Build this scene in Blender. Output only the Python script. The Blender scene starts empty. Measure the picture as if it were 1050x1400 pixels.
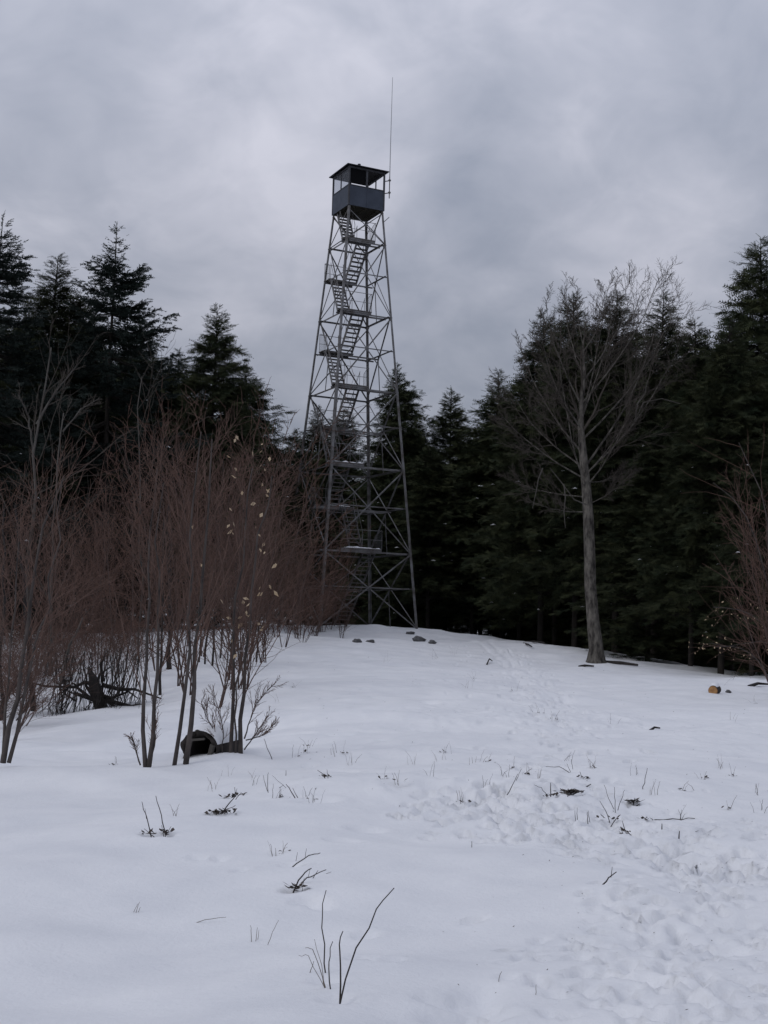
import bpy, math
import numpy as np
from mathutils import Matrix, Vector

scene = bpy.context.scene
COL = scene.collection
rad = math.radians
RNG = np.random.default_rng(11)

# ------------------------------------------------------------------ camera
EYE = np.array([0.0, 0.0, 1.6])
FPX, PITCH, ROLL = 1694.86, rad(5.097), rad(1.231)
_r = np.array([1.0, 0, 0]); _f = np.array([0, math.cos(PITCH), math.sin(PITCH)]); _u = np.array([0, -math.sin(PITCH), math.cos(PITCH)])
CAM_R = _r * math.cos(ROLL) + _u * math.sin(ROLL)
CAM_U = -_r * math.sin(ROLL) + _u * math.cos(ROLL)
CAM_F = _f
cam = bpy.data.cameras.new("camera"); cam_ob = bpy.data.objects.new("camera", cam); COL.objects.link(cam_ob)
cam.sensor_fit = 'VERTICAL'; cam.sensor_height = 36.0; cam.lens = FPX / 1400 * 36
cam.clip_start = 0.1; cam.clip_end = 3000
M = Matrix([[CAM_R[i], CAM_U[i], -CAM_F[i], EYE[i]] for i in range(3)] + [[0, 0, 0, 1]])
cam_ob.matrix_world = M
scene.camera = cam_ob

# ------------------------------------------------------------------ sky and sun
SUN_EL, SUN_AZ = rad(36), rad(238)          # azimuth clockwise from +Y
world = bpy.data.worlds.new("World"); scene.world = world; world.use_nodes = True
nt = world.node_tree; N = nt.nodes; N.clear(); LK = nt.links.new
def nd(tree, t, **kw):
    n = tree.nodes.new(t)
    for k, v in kw.items():
        if k == 'inp':
            for a, b in v.items(): n.inputs[a].default_value = b
        else: setattr(n, k, v)
    return n
out = nd(nt, 'ShaderNodeOutputWorld'); bg = nd(nt, 'ShaderNodeBackground', inp={'Strength': 0.1})
sky = nd(nt, 'ShaderNodeTexSky', sky_type='NISHITA'); sky.sun_disc = False; sky.sun_elevation = SUN_EL; sky.sun_rotation = SUN_AZ
tc = nd(nt, 'ShaderNodeTexCoord'); sep = nd(nt, 'ShaderNodeSeparateXYZ'); LK(tc.outputs['Generated'], sep.inputs[0])
zc = nd(nt, 'ShaderNodeMath', operation='MAXIMUM', inp={1: 0.0}); LK(sep.outputs[2], zc.inputs[0])
za = nd(nt, 'ShaderNodeMath', operation='ADD', inp={1: 0.5}); LK(zc.outputs[0], za.inputs[0])
dx = nd(nt, 'ShaderNodeMath', operation='DIVIDE'); LK(sep.outputs[0], dx.inputs[0]); LK(za.outputs[0], dx.inputs[1])
dy = nd(nt, 'ShaderNodeMath', operation='DIVIDE'); LK(sep.outputs[1], dy.inputs[0]); LK(za.outputs[0], dy.inputs[1])
cmb = nd(nt, 'ShaderNodeCombineXYZ', inp={2: 0.37}); LK(dx.outputs[0], cmb.inputs[0]); LK(dy.outputs[0], cmb.inputs[1])
mp = nd(nt, 'ShaderNodeMapping', inp={'Location': (0.15, -1.55, 0.0), 'Scale': (1.0, 1.0, 1.0)}); LK(cmb.outputs[0], mp.inputs[0])
n1 = nd(nt, 'ShaderNodeTexNoise', inp={'Scale': 4.2, 'Detail': 5.0, 'Roughness': 0.5, 'Distortion': 0.25}); LK(mp.outputs[0], n1.inputs['Vector'])
n2 = nd(nt, 'ShaderNodeTexNoise', inp={'Scale': 11.0, 'Detail': 4.0, 'Roughness': 0.55, 'Distortion': 0.5}); LK(mp.outputs[0], n2.inputs['Vector'])
mx = nd(nt, 'ShaderNodeMix', data_type='FLOAT', inp={0: 0.27}); LK(n1.outputs['Fac'], mx.inputs[2]); LK(n2.outputs['Fac'], mx.inputs[3])
ramp = nd(nt, 'ShaderNodeValToRGB'); LK(mx.outputs[0], ramp.inputs[0])
cr = ramp.color_ramp; cr.elements[0].position = 0.33; cr.elements[0].color = (0.255, 0.279, 0.345, 1)
cr.elements[1].position = 0.66; cr.elements[1].color = (0.50, 0.505, 0.575, 1)
el = cr.elements.new(0.5); el.color = (0.355, 0.372, 0.44, 1)
# overcast luminance: darker at the horizon, brighter overhead
er = nd(nt, 'ShaderNodeMapRange', interpolation_type='SMOOTHSTEP', inp={1: 0.0, 2: 0.62, 3: 0.66, 4: 1.32}); LK(sep.outputs[2], er.inputs[0])
vm = nd(nt, 'ShaderNodeVectorMath', operation='SCALE'); LK(ramp.outputs[0], vm.inputs[0]); LK(er.outputs[0], vm.inputs['Scale'])
v10 = nd(nt, 'ShaderNodeVectorMath', operation='SCALE', inp={'Scale': 10.6}); LK(vm.outputs[0], v10.inputs[0])
smix = nd(nt, 'ShaderNodeMix', data_type='RGBA', inp={0: 0.94}); LK(sky.outputs[0], smix.inputs[6]); LK(v10.outputs[0], smix.inputs[7])
LK(smix.outputs[2], bg.inputs[0]); LK(bg.outputs[0], out.inputs[0])

sl = bpy.data.lights.new("sun", 'SUN'); sl.energy = 0.5; sl.angle = rad(24); sl.color = (1.0, 0.98, 0.96)
so = bpy.data.objects.new("sun", sl); COL.objects.link(so)
sd = Vector((math.sin(SUN_AZ) * math.cos(SUN_EL), math.cos(SUN_AZ) * math.cos(SUN_EL), math.sin(SUN_EL)))
so.rotation_euler = sd.to_track_quat('Z', 'Y').to_euler(); so.location = sd * 60
scene.view_settings.view_transform = 'Standard'; scene.view_settings.look = 'None'
scene.view_settings.exposure = 0.18; scene.view_settings.gamma = 1.0; scene.view_settings.use_curve_mapping = False
try:
    scene.cycles.max_bounces = 5; scene.cycles.diffuse_bounces = 3; scene.cycles.transparent_max_bounces = 8
except Exception: pass

# ------------------------------------------------------------------ helpers
def ray(px, py):
    d = CAM_F + CAM_R * ((px - 525) / FPX) + CAM_U * ((700 - py) / FPX)
    return d / np.linalg.norm(d)
def at(px, py, d):
    """the world point seen at (px,py) of the photograph whose horizontal distance along Y is d"""
    r = ray(px, py); return EYE + r * (d / r[1])

def mesh_arrays(name, verts, faces, mat, parent=None, smooth=False):
    verts = np.asarray(verts, np.float32).reshape(-1, 3); faces = np.asarray(faces, np.int32)
    k = faces.shape[1]; me = bpy.data.meshes.new(name)
    me.vertices.add(len(verts)); me.vertices.foreach_set('co', verts.ravel())
    me.loops.add(faces.size); me.loops.foreach_set('vertex_index', faces.ravel())
    me.polygons.add(len(faces)); me.polygons.foreach_set('loop_start', np.arange(0, faces.size, k, dtype=np.int32))
    if smooth: me.polygons.foreach_set('use_smooth', np.ones(len(faces), bool))
    me.update(calc_edges=True); me.validate()
    if mat: me.materials.append(mat)
    return link(name, me, parent)
def link(name, me, parent=None):
    o = bpy.data.objects.new(name, me); COL.objects.link(o)
    if parent is not None: o.parent = parent
    return o
def tag(o, label, cat, group=None, kind=None):
    o['label'] = label; o['category'] = cat
    if group: o['group'] = group
    if kind: o['kind'] = kind
    return o
def empty(name, loc, label, cat, group=None, rz=0.0):
    o = bpy.data.objects.new(name, None); COL.objects.link(o); o.location = loc; o.rotation_euler = (0, 0, rz)
    o.empty_display_size = 0.2
    return tag(o, label, cat, group)
def copy_tree(o, parent=None):
    c = o.copy(); COL.objects.link(c); c.parent = parent
    for ch in list(o.children): copy_tree(ch, c)
    return c

class MB:
    """collects quads / tris into one mesh"""
    def __init__(s): s.v = []; s.f = []
    def add(s, verts, faces):
        b = len(s.v); s.v += [tuple(p) for p in verts]; s.f += [tuple(i + b for i in q) for q in faces]
    def box(s, c, half, R=None):
        c = np.array(c, float); pts = np.array([[i, j, k] for i in (-1, 1) for j in (-1, 1) for k in (-1, 1)], float) * np.array(half)
        if R is not None: pts = pts @ np.array(R).T
        s.add(pts + c, [(0, 1, 3, 2), (4, 6, 7, 5), (0, 4, 5, 1), (2, 3, 7, 6), (0, 2, 6, 4), (1, 5, 7, 3)])
    def bar(s, a, b, w, h, up=(0, 0, 1)):
        a = np.array(a, float); b = np.array(b, float); d = b - a; L = np.linalg.norm(d); d /= L
        up = np.array(up, float)
        x = np.cross(d, up); 
        if np.linalg.norm(x) < 1e-4: x = np.cross(d, (1, 0, 0))
        x /= np.linalg.norm(x); z = np.cross(x, d)
        s.box((a + b) / 2, (w / 2, L / 2, h / 2), np.stack([x, d, z], 1))
    def angle(s, a, b, w, t, e1, e2):
        """steel angle section with its corner on the line a-b and its flanges along e1, e2"""
        a = np.array(a, float); b = np.array(b, float); d = (b - a) / np.linalg.norm(b - a)
        e1 = np.array(e1, float); e1 = e1 - d * e1.dot(d); e1 /= np.linalg.norm(e1)
        e2 = np.array(e2, float); e2 = e2 - d * e2.dot(d) - e1 * e2.dot(e1); e2 /= np.linalg.norm(e2)
        pr = [(0, 0), (w, 0), (w, t), (t, t), (t, w), (0, w)]
        v = [a + e1 * p + e2 * q for p, q in pr] + [b + e1 * p + e2 * q for p, q in pr]
        f = [(i, (i + 1) % 6, (i + 1) % 6 + 6, i + 6) for i in range(6)] + [(0, 1, 2, 3), (0, 3, 4, 5), (6, 9, 8, 7), (6, 11, 10, 9)]
        s.add(v, f)
    def tube(s, pts, rs, n=8, cap=True):
        pts = np.array(pts, float); rs = np.full(len(pts), rs) if np.isscalar(rs) else np.array(rs)
        v, q = tubes(pts[None], rs[None], n); b = len(s.v)
        s.v += [tuple(p) for p in v]; s.f += [tuple(int(i) + b for i in r) for r in q]
        if cap:
            s.f.append(tuple(b + i for i in range(n))[::-1]); s.f.append(tuple(b + (len(pts) - 1) * n + i for i in range(n)))
    def build(s, name, mat, parent=None, smooth=False):
        me = bpy.data.meshes.new(name); me.from_pydata(s.v, [], s.f); me.validate(); me.update()
        if mat: me.materials.append(mat)
        if smooth: me.polygons.foreach_set('use_smooth', np.ones(len(me.polygons), bool))
        return link(name, me, parent)

def tubes(P, Rr, n=3):
    """P (m,k,3), Rr (m,k) -> verts, quads"""
    m, k, _ = P.shape
    T = np.empty_like(P); T[:, 1:-1] = P[:, 2:] - P[:, :-2]; T[:, 0] = P[:, 1] - P[:, 0]; T[:, -1] = P[:, -1] - P[:, -2]
    T /= np.linalg.norm(T, axis=2, keepdims=True) + 1e-9
    ref = np.where(np.abs(T[:, :1, 2:3]) > 0.85, np.array([1.0, 0.3, 0]), np.array([0.1, 0.2, 1.0]))
    A = np.cross(T, np.broadcast_to(ref, T.shape)); A /= np.linalg.norm(A, axis=2, keepdims=True) + 1e-9
    B = np.cross(T, A)
    th = np.arange(n) * 2 * math.pi / n
    V = P[:, :, None] + Rr[:, :, None, None] * (A[:, :, None] * np.cos(th)[None, None, :, None] + B[:, :, None] * np.sin(th)[None, None, :, None])
    idx = np.arange(m * k * n).reshape(m, k, n); nx = np.roll(idx, -1, axis=2)
    Q = np.stack([idx[:, :-1], nx[:, :-1], nx[:, 1:], idx[:, 1:]], -1).reshape(-1, 4)
    return V.reshape(-1, 3), Q
def tube_object(name, lines, mat, parent=None, sides=(7, 5, 3, 3)):
    """lines: list of (points, radii, level)"""
    groups = {}
    for p, r, lv in lines: groups.setdefault((len(p), sides[min(lv, len(sides) - 1)]), []).append((p, r))
    Vs, Qs, b = [], [], 0
    for (k, n), L in groups.items():
        v, q = tubes(np.array([a for a, _ in L]), np.array([c for _, c in L]), n)
        Vs.append(v); Qs.append(q + b); b += len(v)
    return mesh_arrays(name, np.concatenate(Vs), np.concatenate(Qs), mat, parent, smooth=True)

# ------------------------------------------------------------------ materials
def mat(name, col, rough=0.8, col2=None, scale=6.0, bump=0.0, bscale=None, detail=4.0, stretch=(1, 1, 1), metallic=0.0, spec=0.3, obj_var=0.0):
    m = bpy.data.materials.new(name); m.use_nodes = True; t = m.node_tree; b = t.nodes['Principled BSDF']
    b.inputs['Roughness'].default_value = rough; b.inputs['Metallic'].default_value = metallic; b.inputs['Specular IOR Level'].default_value = spec
    b.inputs['Base Color'].default_value = (*col, 1)
    c = nd(t, 'ShaderNodeTexCoord'); mpn = nd(t, 'ShaderNodeMapping', inp={'Scale': stretch}); t.links.new(c.outputs['Object'], mpn.inputs[0])
    last = None
    if col2 is not None:
        n = nd(t, 'ShaderNodeTexNoise', inp={'Scale': scale, 'Detail': detail, 'Roughness': 0.6}); t.links.new(mpn.outputs[0], n.inputs['Vector'])
        r = nd(t, 'ShaderNodeMapRange', inp={1: 0.35, 2: 0.65}); t.links.new(n.outputs['Fac'], r.inputs[0])
        x = nd(t, 'ShaderNodeMix', data_type='RGBA', inp={6: (*col, 1), 7: (*col2, 1)}); t.links.new(r.outputs[0], x.inputs[0]); last = x.outputs[2]
    if obj_var:
        oi = nd(t, 'ShaderNodeObjectInfo'); hv = nd(t, 'ShaderNodeHueSaturation')
        r2 = nd(t, 'ShaderNodeMapRange', inp={3: 1 - obj_var, 4: 1 + obj_var}); t.links.new(oi.outputs['Random'], r2.inputs[0])
        t.links.new(r2.outputs[0], hv.inputs['Value'])
        if last: t.links.new(last, hv.inputs['Color'])
        else: hv.inputs['Color'].default_value = (*col, 1)
        last = hv.outputs[0]
    if last: t.links.new(last, b.inputs['Base Color'])
    if bump:
        n = nd(t, 'ShaderNodeTexNoise', inp={'Scale': bscale or scale, 'Detail': 5.0, 'Roughness': 0.65}); t.links.new(mpn.outputs[0], n.inputs['Vector'])
        bp = nd(t, 'ShaderNodeBump', inp={'Strength': 1.0, 'Distance': bump}); t.links.new(n.outputs['Fac'], bp.inputs['Height']); t.links.new(bp.outputs[0], b.inputs['Normal'])
    return m
MS = mat('snow_material', (0.80, 0.81, 0.83), 0.75, (0.72, 0.735, 0.765), 1.3, bump=0.007, bscale=26.0, detail=6.0, spec=0.25)
M_galv = mat('galvanised_steel', (0.205, 0.208, 0.216), 0.6, (0.085, 0.076, 0.07), 2.2, bump=0.001, metallic=0.2, detail=6.0)
M_wood = mat('weathered_boards', (0.16, 0.152, 0.145), 0.85, (0.085, 0.08, 0.076), 5.0, bump=0.002, bscale=30, stretch=(1, 8, 8))
M_paint = mat('blue_grey_paint', (0.050, 0.062, 0.086), 0.6, (0.034, 0.043, 0.062), 1.6, bump=0.001)
M_post = mat('grey_painted_frame', (0.055, 0.057, 0.066), 0.6, (0.035, 0.035, 0.04), 4.0)
M_ceil = mat('ceiling_boards', (0.05, 0.046, 0.052), 0.85, (0.03, 0.028, 0.03), 3.0)
M_roof = mat('dark_sheet_roof', (0.03, 0.031, 0.038), 0.7, (0.02, 0.02, 0.025), 2.5)
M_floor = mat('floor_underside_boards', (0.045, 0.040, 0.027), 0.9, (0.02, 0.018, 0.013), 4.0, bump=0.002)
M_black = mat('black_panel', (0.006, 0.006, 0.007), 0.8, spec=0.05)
M_ant = mat('antenna_fibreglass', (0.32, 0.33, 0.34), 0.5)
M_wire = mat('wire_mesh', (0.16, 0.165, 0.17), 0.55, metallic=0.4)
M_glass = bpy.data.materials.new('dirty_glass'); M_glass.use_nodes = True
_t = M_glass.node_tree; _p = _t.nodes['Principled BSDF']; _o = _t.nodes['Material Output']
_p.inputs['Base Color'].default_value = (0.12, 0.13, 0.15, 1); _p.inputs['Roughness'].default_value = 0.25
_tr = nd(_t, 'ShaderNodeBsdfTransparent', inp={0: (0.9, 0.92, 0.95, 1)}); _mx = nd(_t, 'ShaderNodeMixShader', inp={0: 0.22})
_t.links.new(_tr.outputs[0], _mx.inputs[1]); _t.links.new(_p.outputs[0], _mx.inputs[2]); _t.links.new(_mx.outputs[0], _o.inputs[0])
M_rock = mat('grey_rock', (0.15, 0.15, 0.155), 0.9, (0.07, 0.07, 0.072), 6.0, bump=0.02, bscale=9)
M_conc = mat('concrete', (0.3, 0.29, 0.28), 0.9, (0.2, 0.2, 0.195), 6.0, bump=0.004)
M_hem = mat('hemlock_needles', (0.058, 0.064, 0.031), 0.85, (0.021, 0.031, 0.017), 1.1, obj_var=0.3, spec=0.15)
M_spr = mat('spruce_needles', (0.022, 0.031, 0.026), 0.75, (0.011, 0.017, 0.015), 1.3, obj_var=0.2, spec=0.15)
M_ctrunk = mat('conifer_bark', (0.03, 0.025, 0.022), 0.95, (0.016, 0.014, 0.012), 7.0, bump=0.02, stretch=(1, 1, 0.25))
M_maple = mat('grey_maple_bark', (0.15, 0.138, 0.12), 0.95, (0.025, 0.022, 0.02), 5.5, bump=0.06, bscale=12.0, stretch=(1.3, 1.3, 0.45))
M_mtwig = mat('grey_brown_twigs', (0.075, 0.064, 0.054), 0.9, (0.045, 0.038, 0.033), 3.0)
M_gtree = mat('pale_grey_bark', (0.095, 0.088, 0.08), 0.9, (0.045, 0.041, 0.037), 4.0, stretch=(1, 1, 0.4))
M_red = mat('red_brown_twigs', (0.122, 0.070, 0.053), 0.9, (0.060, 0.036, 0.029), 2.0, obj_var=0.25)
M_stem = mat('sapling_bark', (0.085, 0.072, 0.066), 0.9, (0.036, 0.031, 0.029), 9.0, bump=0.004, stretch=(1, 1, 0.45))
M_rstem = mat('red_brown_bark', (0.10, 0.068, 0.058), 0.9, (0.045, 0.032, 0.029), 7.0, stretch=(1, 1, .5))
M_stwig = mat('sapling_twigs', (0.135, 0.084, 0.066), 0.9, (0.08, 0.05, 0.041), 3.0)
M_dark = mat('dark_dead_wood', (0.04, 0.034, 0.032), 0.95, (0.02, 0.018, 0.017), 7.0, bump=0.01)
M_leaf = mat('dry_beech_leaves', (0.50, 0.40, 0.27), 0.8, (0.36, 0.26, 0.16), 9.0)
M_stalk = mat('dry_stalk', (0.05, 0.042, 0.04), 0.85, (0.028, 0.024, 0.023), 12.0)
M_straw = mat('dead_grass_stalk', (0.17, 0.145, 0.12), 0.85, (0.10, 0.085, 0.07), 12.0)
M_debris = mat('dark_dead_leaves', (0.075, 0.06, 0.05), 0.9, (0.03, 0.025, 0.022), 14.0)
M_cut = mat('cut_orange_wood', (0.42, 0.24, 0.10), 0.8, (0.24, 0.12, 0.05), 9.0)

# ------------------------------------------------------------------ ground (snow field) height function
CP = []
def cp(px, py, d): CP.append(at(px, py, d))
for x in (0, 350, 700, 1050): cp(x, 1400 + (525 - x) * -0.02, 5.15)
for x in (0, 350, 700, 1050): cp(x, 1205 - (525 - x) * 0.015, 8.0)
for x in (0, 525, 1050): cp(x, 1100, 11.1)
cp(0, 1044, 13.6); cp(110, 1046, 13.6); cp(220, 1047, 13.6); cp(300, 1033, 14.3); cp(360, 1036, 14.2); cp(450, 1046, 13.6)
for p in ((-8.2, 17.5, -.42), (-5, 18, -.40), (-3.0, 18.2, -.30), (-11, 18, -.45)): CP.append(np.array(p))
cp(0, 988, 26); cp(150, 945, 31); cp(260, 915, 37); cp(330, 890, 44); cp(400, 868, 54)
cp(430, 985, 19.5); cp(400, 940, 28); cp(525, 1000, 17.6); cp(525, 950, 26); cp(525, 905, 42); cp(500, 875, 59)
cp(440, 860, 66); cp(520, 857, 67); cp(571, 861, 66.5); cp(640, 876, 63); cp(735, 880, 61); cp(815, 906, 50); cp(900, 923, 44); cp(1050, 935, 40)
cp(650, 960, 25); cp(800, 1000, 18.5); cp(900, 955, 30); cp(1050, 1000, 19.5); cp(720, 915, 44); cp(620, 905, 46)
for p in ((-40, 10, -.6), (40, 10, -.3), (0, -20, .2), (-40, -20, 0), (40, -20, 0), (-30, 35, -1.1), (-30, 70, 0.2), (0, 80, .75), (12, 74, -.2),
          (-14, 80, .9), (20, 62, -1.0), (26, 48, -.9), (40, 45, -1.4), (30, 90, -2.5), (0, 105, -1.5), (-30, 110, -1.0), (0, 150, -4), (60, 100, -4), (-70, 80, -2), (-70, 30, -2), (70, 30, -2)):
    CP.append(np.array(p, float))
CP = np.array(CP)
def _phi(r2): return 0.5 * r2 * np.log(r2 + 1e-9)
_n = len(CP); _X = CP[:, :2]; _K = _phi(((_X[:, None] - _X[None]) ** 2).sum(-1)) + np.eye(_n) * 0.02
_Pm = np.c_[np.ones(_n), _X]; _A = np.block([[_K, _Pm], [_Pm.T, np.zeros((3, 3))]])
_W = np.linalg.solve(_A, np.r_[CP[:, 2], 0, 0, 0])
_wv = np.random.default_rng(5)
WAVES = []
for lam, amp, cnt in ((7.0, .035, 5), (3.1, .030, 7), (1.5, .013, 8), (0.7, .0045, 8)):
    for _ in range(cnt):
        a = _wv.uniform(0, 2 * math.pi); l = lam * _wv.uniform(.75, 1.3)
        WAVES.append((math.cos(a) * 2 * math.pi / l, math.sin(a) * 2 * math.pi / l, _wv.uniform(0, 6.28), amp / math.sqrt(cnt) * 1.4))
def height(x, y, waves=True):
    x = np.atleast_1d(np.asarray(x, float)); y = np.atleast_1d(np.asarray(y, float)); o = np.empty(len(x))
    for i in range(0, len(x), 40000):
        X, Y = x[i:i + 40000], y[i:i + 40000]
        r2 = (X[:, None] - _X[None, :, 0]) ** 2 + (Y[:, None] - _X[None, :, 1]) ** 2
        z = _phi(r2) @ _W[:_n] + _W[_n] + _W[_n + 1] * X + _W[_n + 2] * Y
        R = np.hypot(X, Y - 40); w = np.clip((R - 85) / 90, 0, 1); w = w * w * (3 - 2 * w)
        z = z * (1 - w) + (-4.5) * w
        if waves:
            for kx, ky, ph, am in WAVES: z = z + am * np.sin(kx * X + ky * Y + ph)
        o[i:i + 40000] = z
    return o
def h1(x, y): return float(height([x], [y])[0])
def ground(px, py):
    r = ray(px, py); t = np.linspace(3.5, 95, 700); p = EYE + r * t[:, None]
    g = p[:, 2] - height(p[:, 0], p[:, 1]); k = np.argmax(g < 0)
    if not (g < 0).any(): k = int(np.argmin(g)); 
    k = max(k, 1); a = g[k - 1] / (g[k - 1] - g[k] + 1e-9); a = min(max(a, 0), 1)
    q = p[k - 1] * (1 - a) + p[k] * a; q[2] = h1(q[0], q[1]); return q

def vnoise(x, y, seed):
    """smooth value noise on the unit lattice"""
    tab = np.random.default_rng(seed).uniform(-1, 1, (256, 256))
    xi = np.floor(x).astype(int); yi = np.floor(y).astype(int); fx = x - xi; fy = y - yi
    fx = fx * fx * (3 - 2 * fx); fy = fy * fy * (3 - 2 * fy)
    g = lambda i, j: tab[i % 256, j % 256]
    return (g(xi, yi) * (1 - fx) + g(xi + 1, yi) * fx) * (1 - fy) + (g(xi, yi + 1) * (1 - fx) + g(xi + 1, yi + 1) * fx) * fy

def axis(segs):
    a = [segs[0][0]]
    for lo, hi, s0, s1 in segs:
        while a[-1] < hi: a.append(a[-1] + s0 + (s1 - s0) * (a[-1] - lo) / (hi - lo))
    return np.array(a)
xs_p = axis([(0, 3.6, .034, .034), (3.6, 20, .036, .17), (20, 60, .3, 3), (60, 900, 8, 160)])
gx = np.r_[-xs_p[::-1][:-1], xs_p]
gy = axis([(-400, -30, 90, 15), (-30, 3.5, 6, .3), (3.5, 9, .030, .034), (9, 30, .036, .13), (30, 72, .13, .32), (72, 130, .5, 3), (130, 1300, 8, 180)])
GX, GY = np.meshgrid(gx, gy); GZ = height(GX.ravel(), GY.ravel()).reshape(GX.shape)

# trodden snow: footprints and scuffed ground along the paths, sled tracks, animal prints
DENTS = []
def px_curve(pts, n):
    pts = np.array([ground(*p)[:2] for p in pts]); t = np.r_[0, np.cumsum(np.linalg.norm(np.diff(pts, axis=0), axis=1))]
    s = np.linspace(0, t[-1], n); return np.c_[np.interp(s, t, pts[:, 0]), np.interp(s, t, pts[:, 1])]
drng = np.random.default_rng(21)
def trail(pts, n, width, depth, size=0.14):
    n = int(n * 1.35); size *= .62; depth *= 1.5
    c = px_curve(pts, n); T = np.gradient(c, axis=0); T /= np.linalg.norm(T, axis=1, keepdims=True) + 1e-9
    for (x, y), (tx, ty) in zip(c, T):
        o = drng.normal(0, width); a = math.atan2(ty, tx) + drng.normal(0, .35)
        DENTS.append((x - ty * o, y + tx * o, a, size * drng.uniform(.7, 1.25), size * drng.uniform(.35, .55), depth * drng.uniform(.4, 1.2)))
trail([(1010, 1400), (960, 1330), (930, 1280), (990, 1210), (1050, 1180)], 150, .34, .034, .12)
trail([(1050, 1205), (960, 1175), (860, 1165), (760, 1150), (690, 1115), (620, 1075)], 210, .30, .045)
trail([(1050, 1170), (930, 1150), (820, 1110), (740, 1070)], 130, .5, .035, .12)
trail([(700, 1130), (740, 1075), (770, 1010), (750, 965), (735, 930), (700, 890)], 230, .42, .055, .19)
trail([(640, 985), (760, 975), (900, 985), (1050, 1010)], 90, 1.1, .035, .17)
trail([(560, 930), (640, 940), (700, 960)], 40, .9, .03, .17)
trail([(600, 880), (660, 920), (720, 950), (780, 985)], 60, .7, .04, .18)
trail([(850, 1400), (840, 1330), (900, 1270), (960, 1240)], 80, .32, .030, .12)
for p, s in (((500, 1278), .09), ((494, 1310), .065), ((520, 1312), .055), ((540, 1312), .07), ((500, 1135), .13), ((270, 1172), .07), ((300, 1174), .07), ((330, 1190), .07),
             ((640, 1385), .16), ((600, 1362), .09), ((470, 1150), .12), ((820, 1335), .1), ((885, 1340), .1), ((415, 1230), .09), ((435, 1235), .1)):
    q = ground(*p); DENTS.append((q[0], q[1], drng.uniform(0, 3.1), s, s * .7, s * .42))
SPOTS = [(560, 1045), (590, 1060), (596, 1085), (600, 1040), (640, 1045), (655, 1042), (670, 1050), (688, 1062), (695, 1052), (720, 1060), (728, 1050), (737, 1065), (660, 1075), (615, 1030), (640, 1100), (630, 1095), (770, 1040), (810, 1050), (850, 1050), (940, 1080), (1035, 1085), (1040, 1110), (1025, 1080), (985, 1050), (1000, 1105), (480, 1045), (500, 1060), (520, 1065), (545, 1070), (455, 1035),
         (410, 1025), (430, 1020), (400, 1035), (380, 960), (395, 945), (405, 940), (415, 1030), (290, 1080), (335, 1095), (350, 1075), (420, 1090), (430, 1095), (400, 1112), (470, 1030), (345, 1065), (160, 1045), (120, 1030), (640, 940), (650, 930), (530, 905), (560, 915), (700, 945), (1000, 985), (1030, 960), (910, 1060), (760, 985), (735, 975), (930, 1120), (610, 1120), (600, 900), (620, 895), (380, 1090), (265, 1060), (240, 1115), (375, 1168), (382, 1165), (815, 1082), (870, 1060), (960, 1065), (310, 1060), (385, 1052), (1005, 1060), (840, 990), (890, 1085)]
for _ in range(75):
    q = ground(drng.uniform(380, 760), drng.uniform(890, 1110)); z_ = drng.uniform(.08, .22); DENTS.append((q[0], q[1], drng.uniform(0, 3.1), z_, z_ * drng.uniform(.45, .8), z_ * drng.uniform(.12, .3)))
SPOTS = [p for i, p in enumerate(SPOTS) if i % 4 != 2]
FEET = [(465, 1366), (449, 1340), (401, 1216), (398, 1183), (207, 1141), (226, 1141), (308, 1110), (320, 1089), (367, 1083), (402, 1090), (373, 1040), (446, 1063), (821, 1209), (838, 1120), (857, 1138), (905, 1134), (930, 1142), (787, 1085), (868, 1098), (753, 1088), (781, 1055), (803, 1072)]
for p, sz, dd in [(p, .045, .016) for p in SPOTS] + [(p, .07, .03) for p in FEET]:
    q = ground(*p); DENTS.append((q[0], q[1], 0.0, sz, sz * .9, dd))
for x, y, a, sa, sb, dp in DENTS:
    R = 3.2 * max(sa, sb); i0, i1 = np.searchsorted(gy, (y - R, y + R)); j0, j1 = np.searchsorted(gx, (x - R, x + R))
    if i1 <= i0 or j1 <= j0: continue
    X = GX[i0:i1, j0:j1] - x; Y = GY[i0:i1, j0:j1] - y; ca, sn = math.cos(a), math.sin(a)
    r2 = ((X * ca + Y * sn) / sa) ** 2 + ((-X * sn + Y * ca) / sb) ** 2
    GZ[i0:i1, j0:j1] += dp * (-np.exp(-(r2 ** 1.8)) + .16 * np.exp(-(np.sqrt(r2) - 1.5) ** 2 / .18))
def near_path(pts, w):
    c = px_curve(pts, 60); m = np.zeros(GX.shape); sel = (GY > 4) & (GY < 75) & (np.abs(GX) < 22)
    P = np.c_[GX[sel], GY[sel]]; d = np.full(len(P), 9e9)
    for q in c: d = np.minimum(d, ((P - q) ** 2).sum(1))
    m[sel] = np.exp(-d / (w * w)); return m
rough = .6 * np.maximum.reduce([.62 * near_path([(1010, 1400), (960, 1330), (960, 1250), (1050, 1180)], .7),
                           near_path([(1050, 1190), (930, 1165), (800, 1140), (690, 1100), (620, 1075)], .75),
                           near_path([(740, 1075), (770, 1010), (750, 965), (735, 930), (690, 885)], .9),
                           .8 * near_path([(640, 985), (760, 975), (900, 985), (1050, 1020)], 2.2),
                           .45 * near_path([(560, 1060), (800, 1080), (1050, 1090)], 1.6)])
fb = .006 * vnoise(GX * 3.1, GY * 3.1, 1) + .016 * vnoise(GX * 6.3, GY * 6.3, 2) + .018 * vnoise(GX * 11, GY * 11, 3) + .010 * vnoise(GX * 19, GY * 19, 8)
fb = 1.25 * fb - .035 * np.clip(vnoise(GX * 4.7 + 9, GY * 4.7, 7) - .35, 0, 1)
GZ += rough * fb
GZ += .004 * vnoise(GX * 2.2, GY * 2.2, 4) * (GY < 60)
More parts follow.
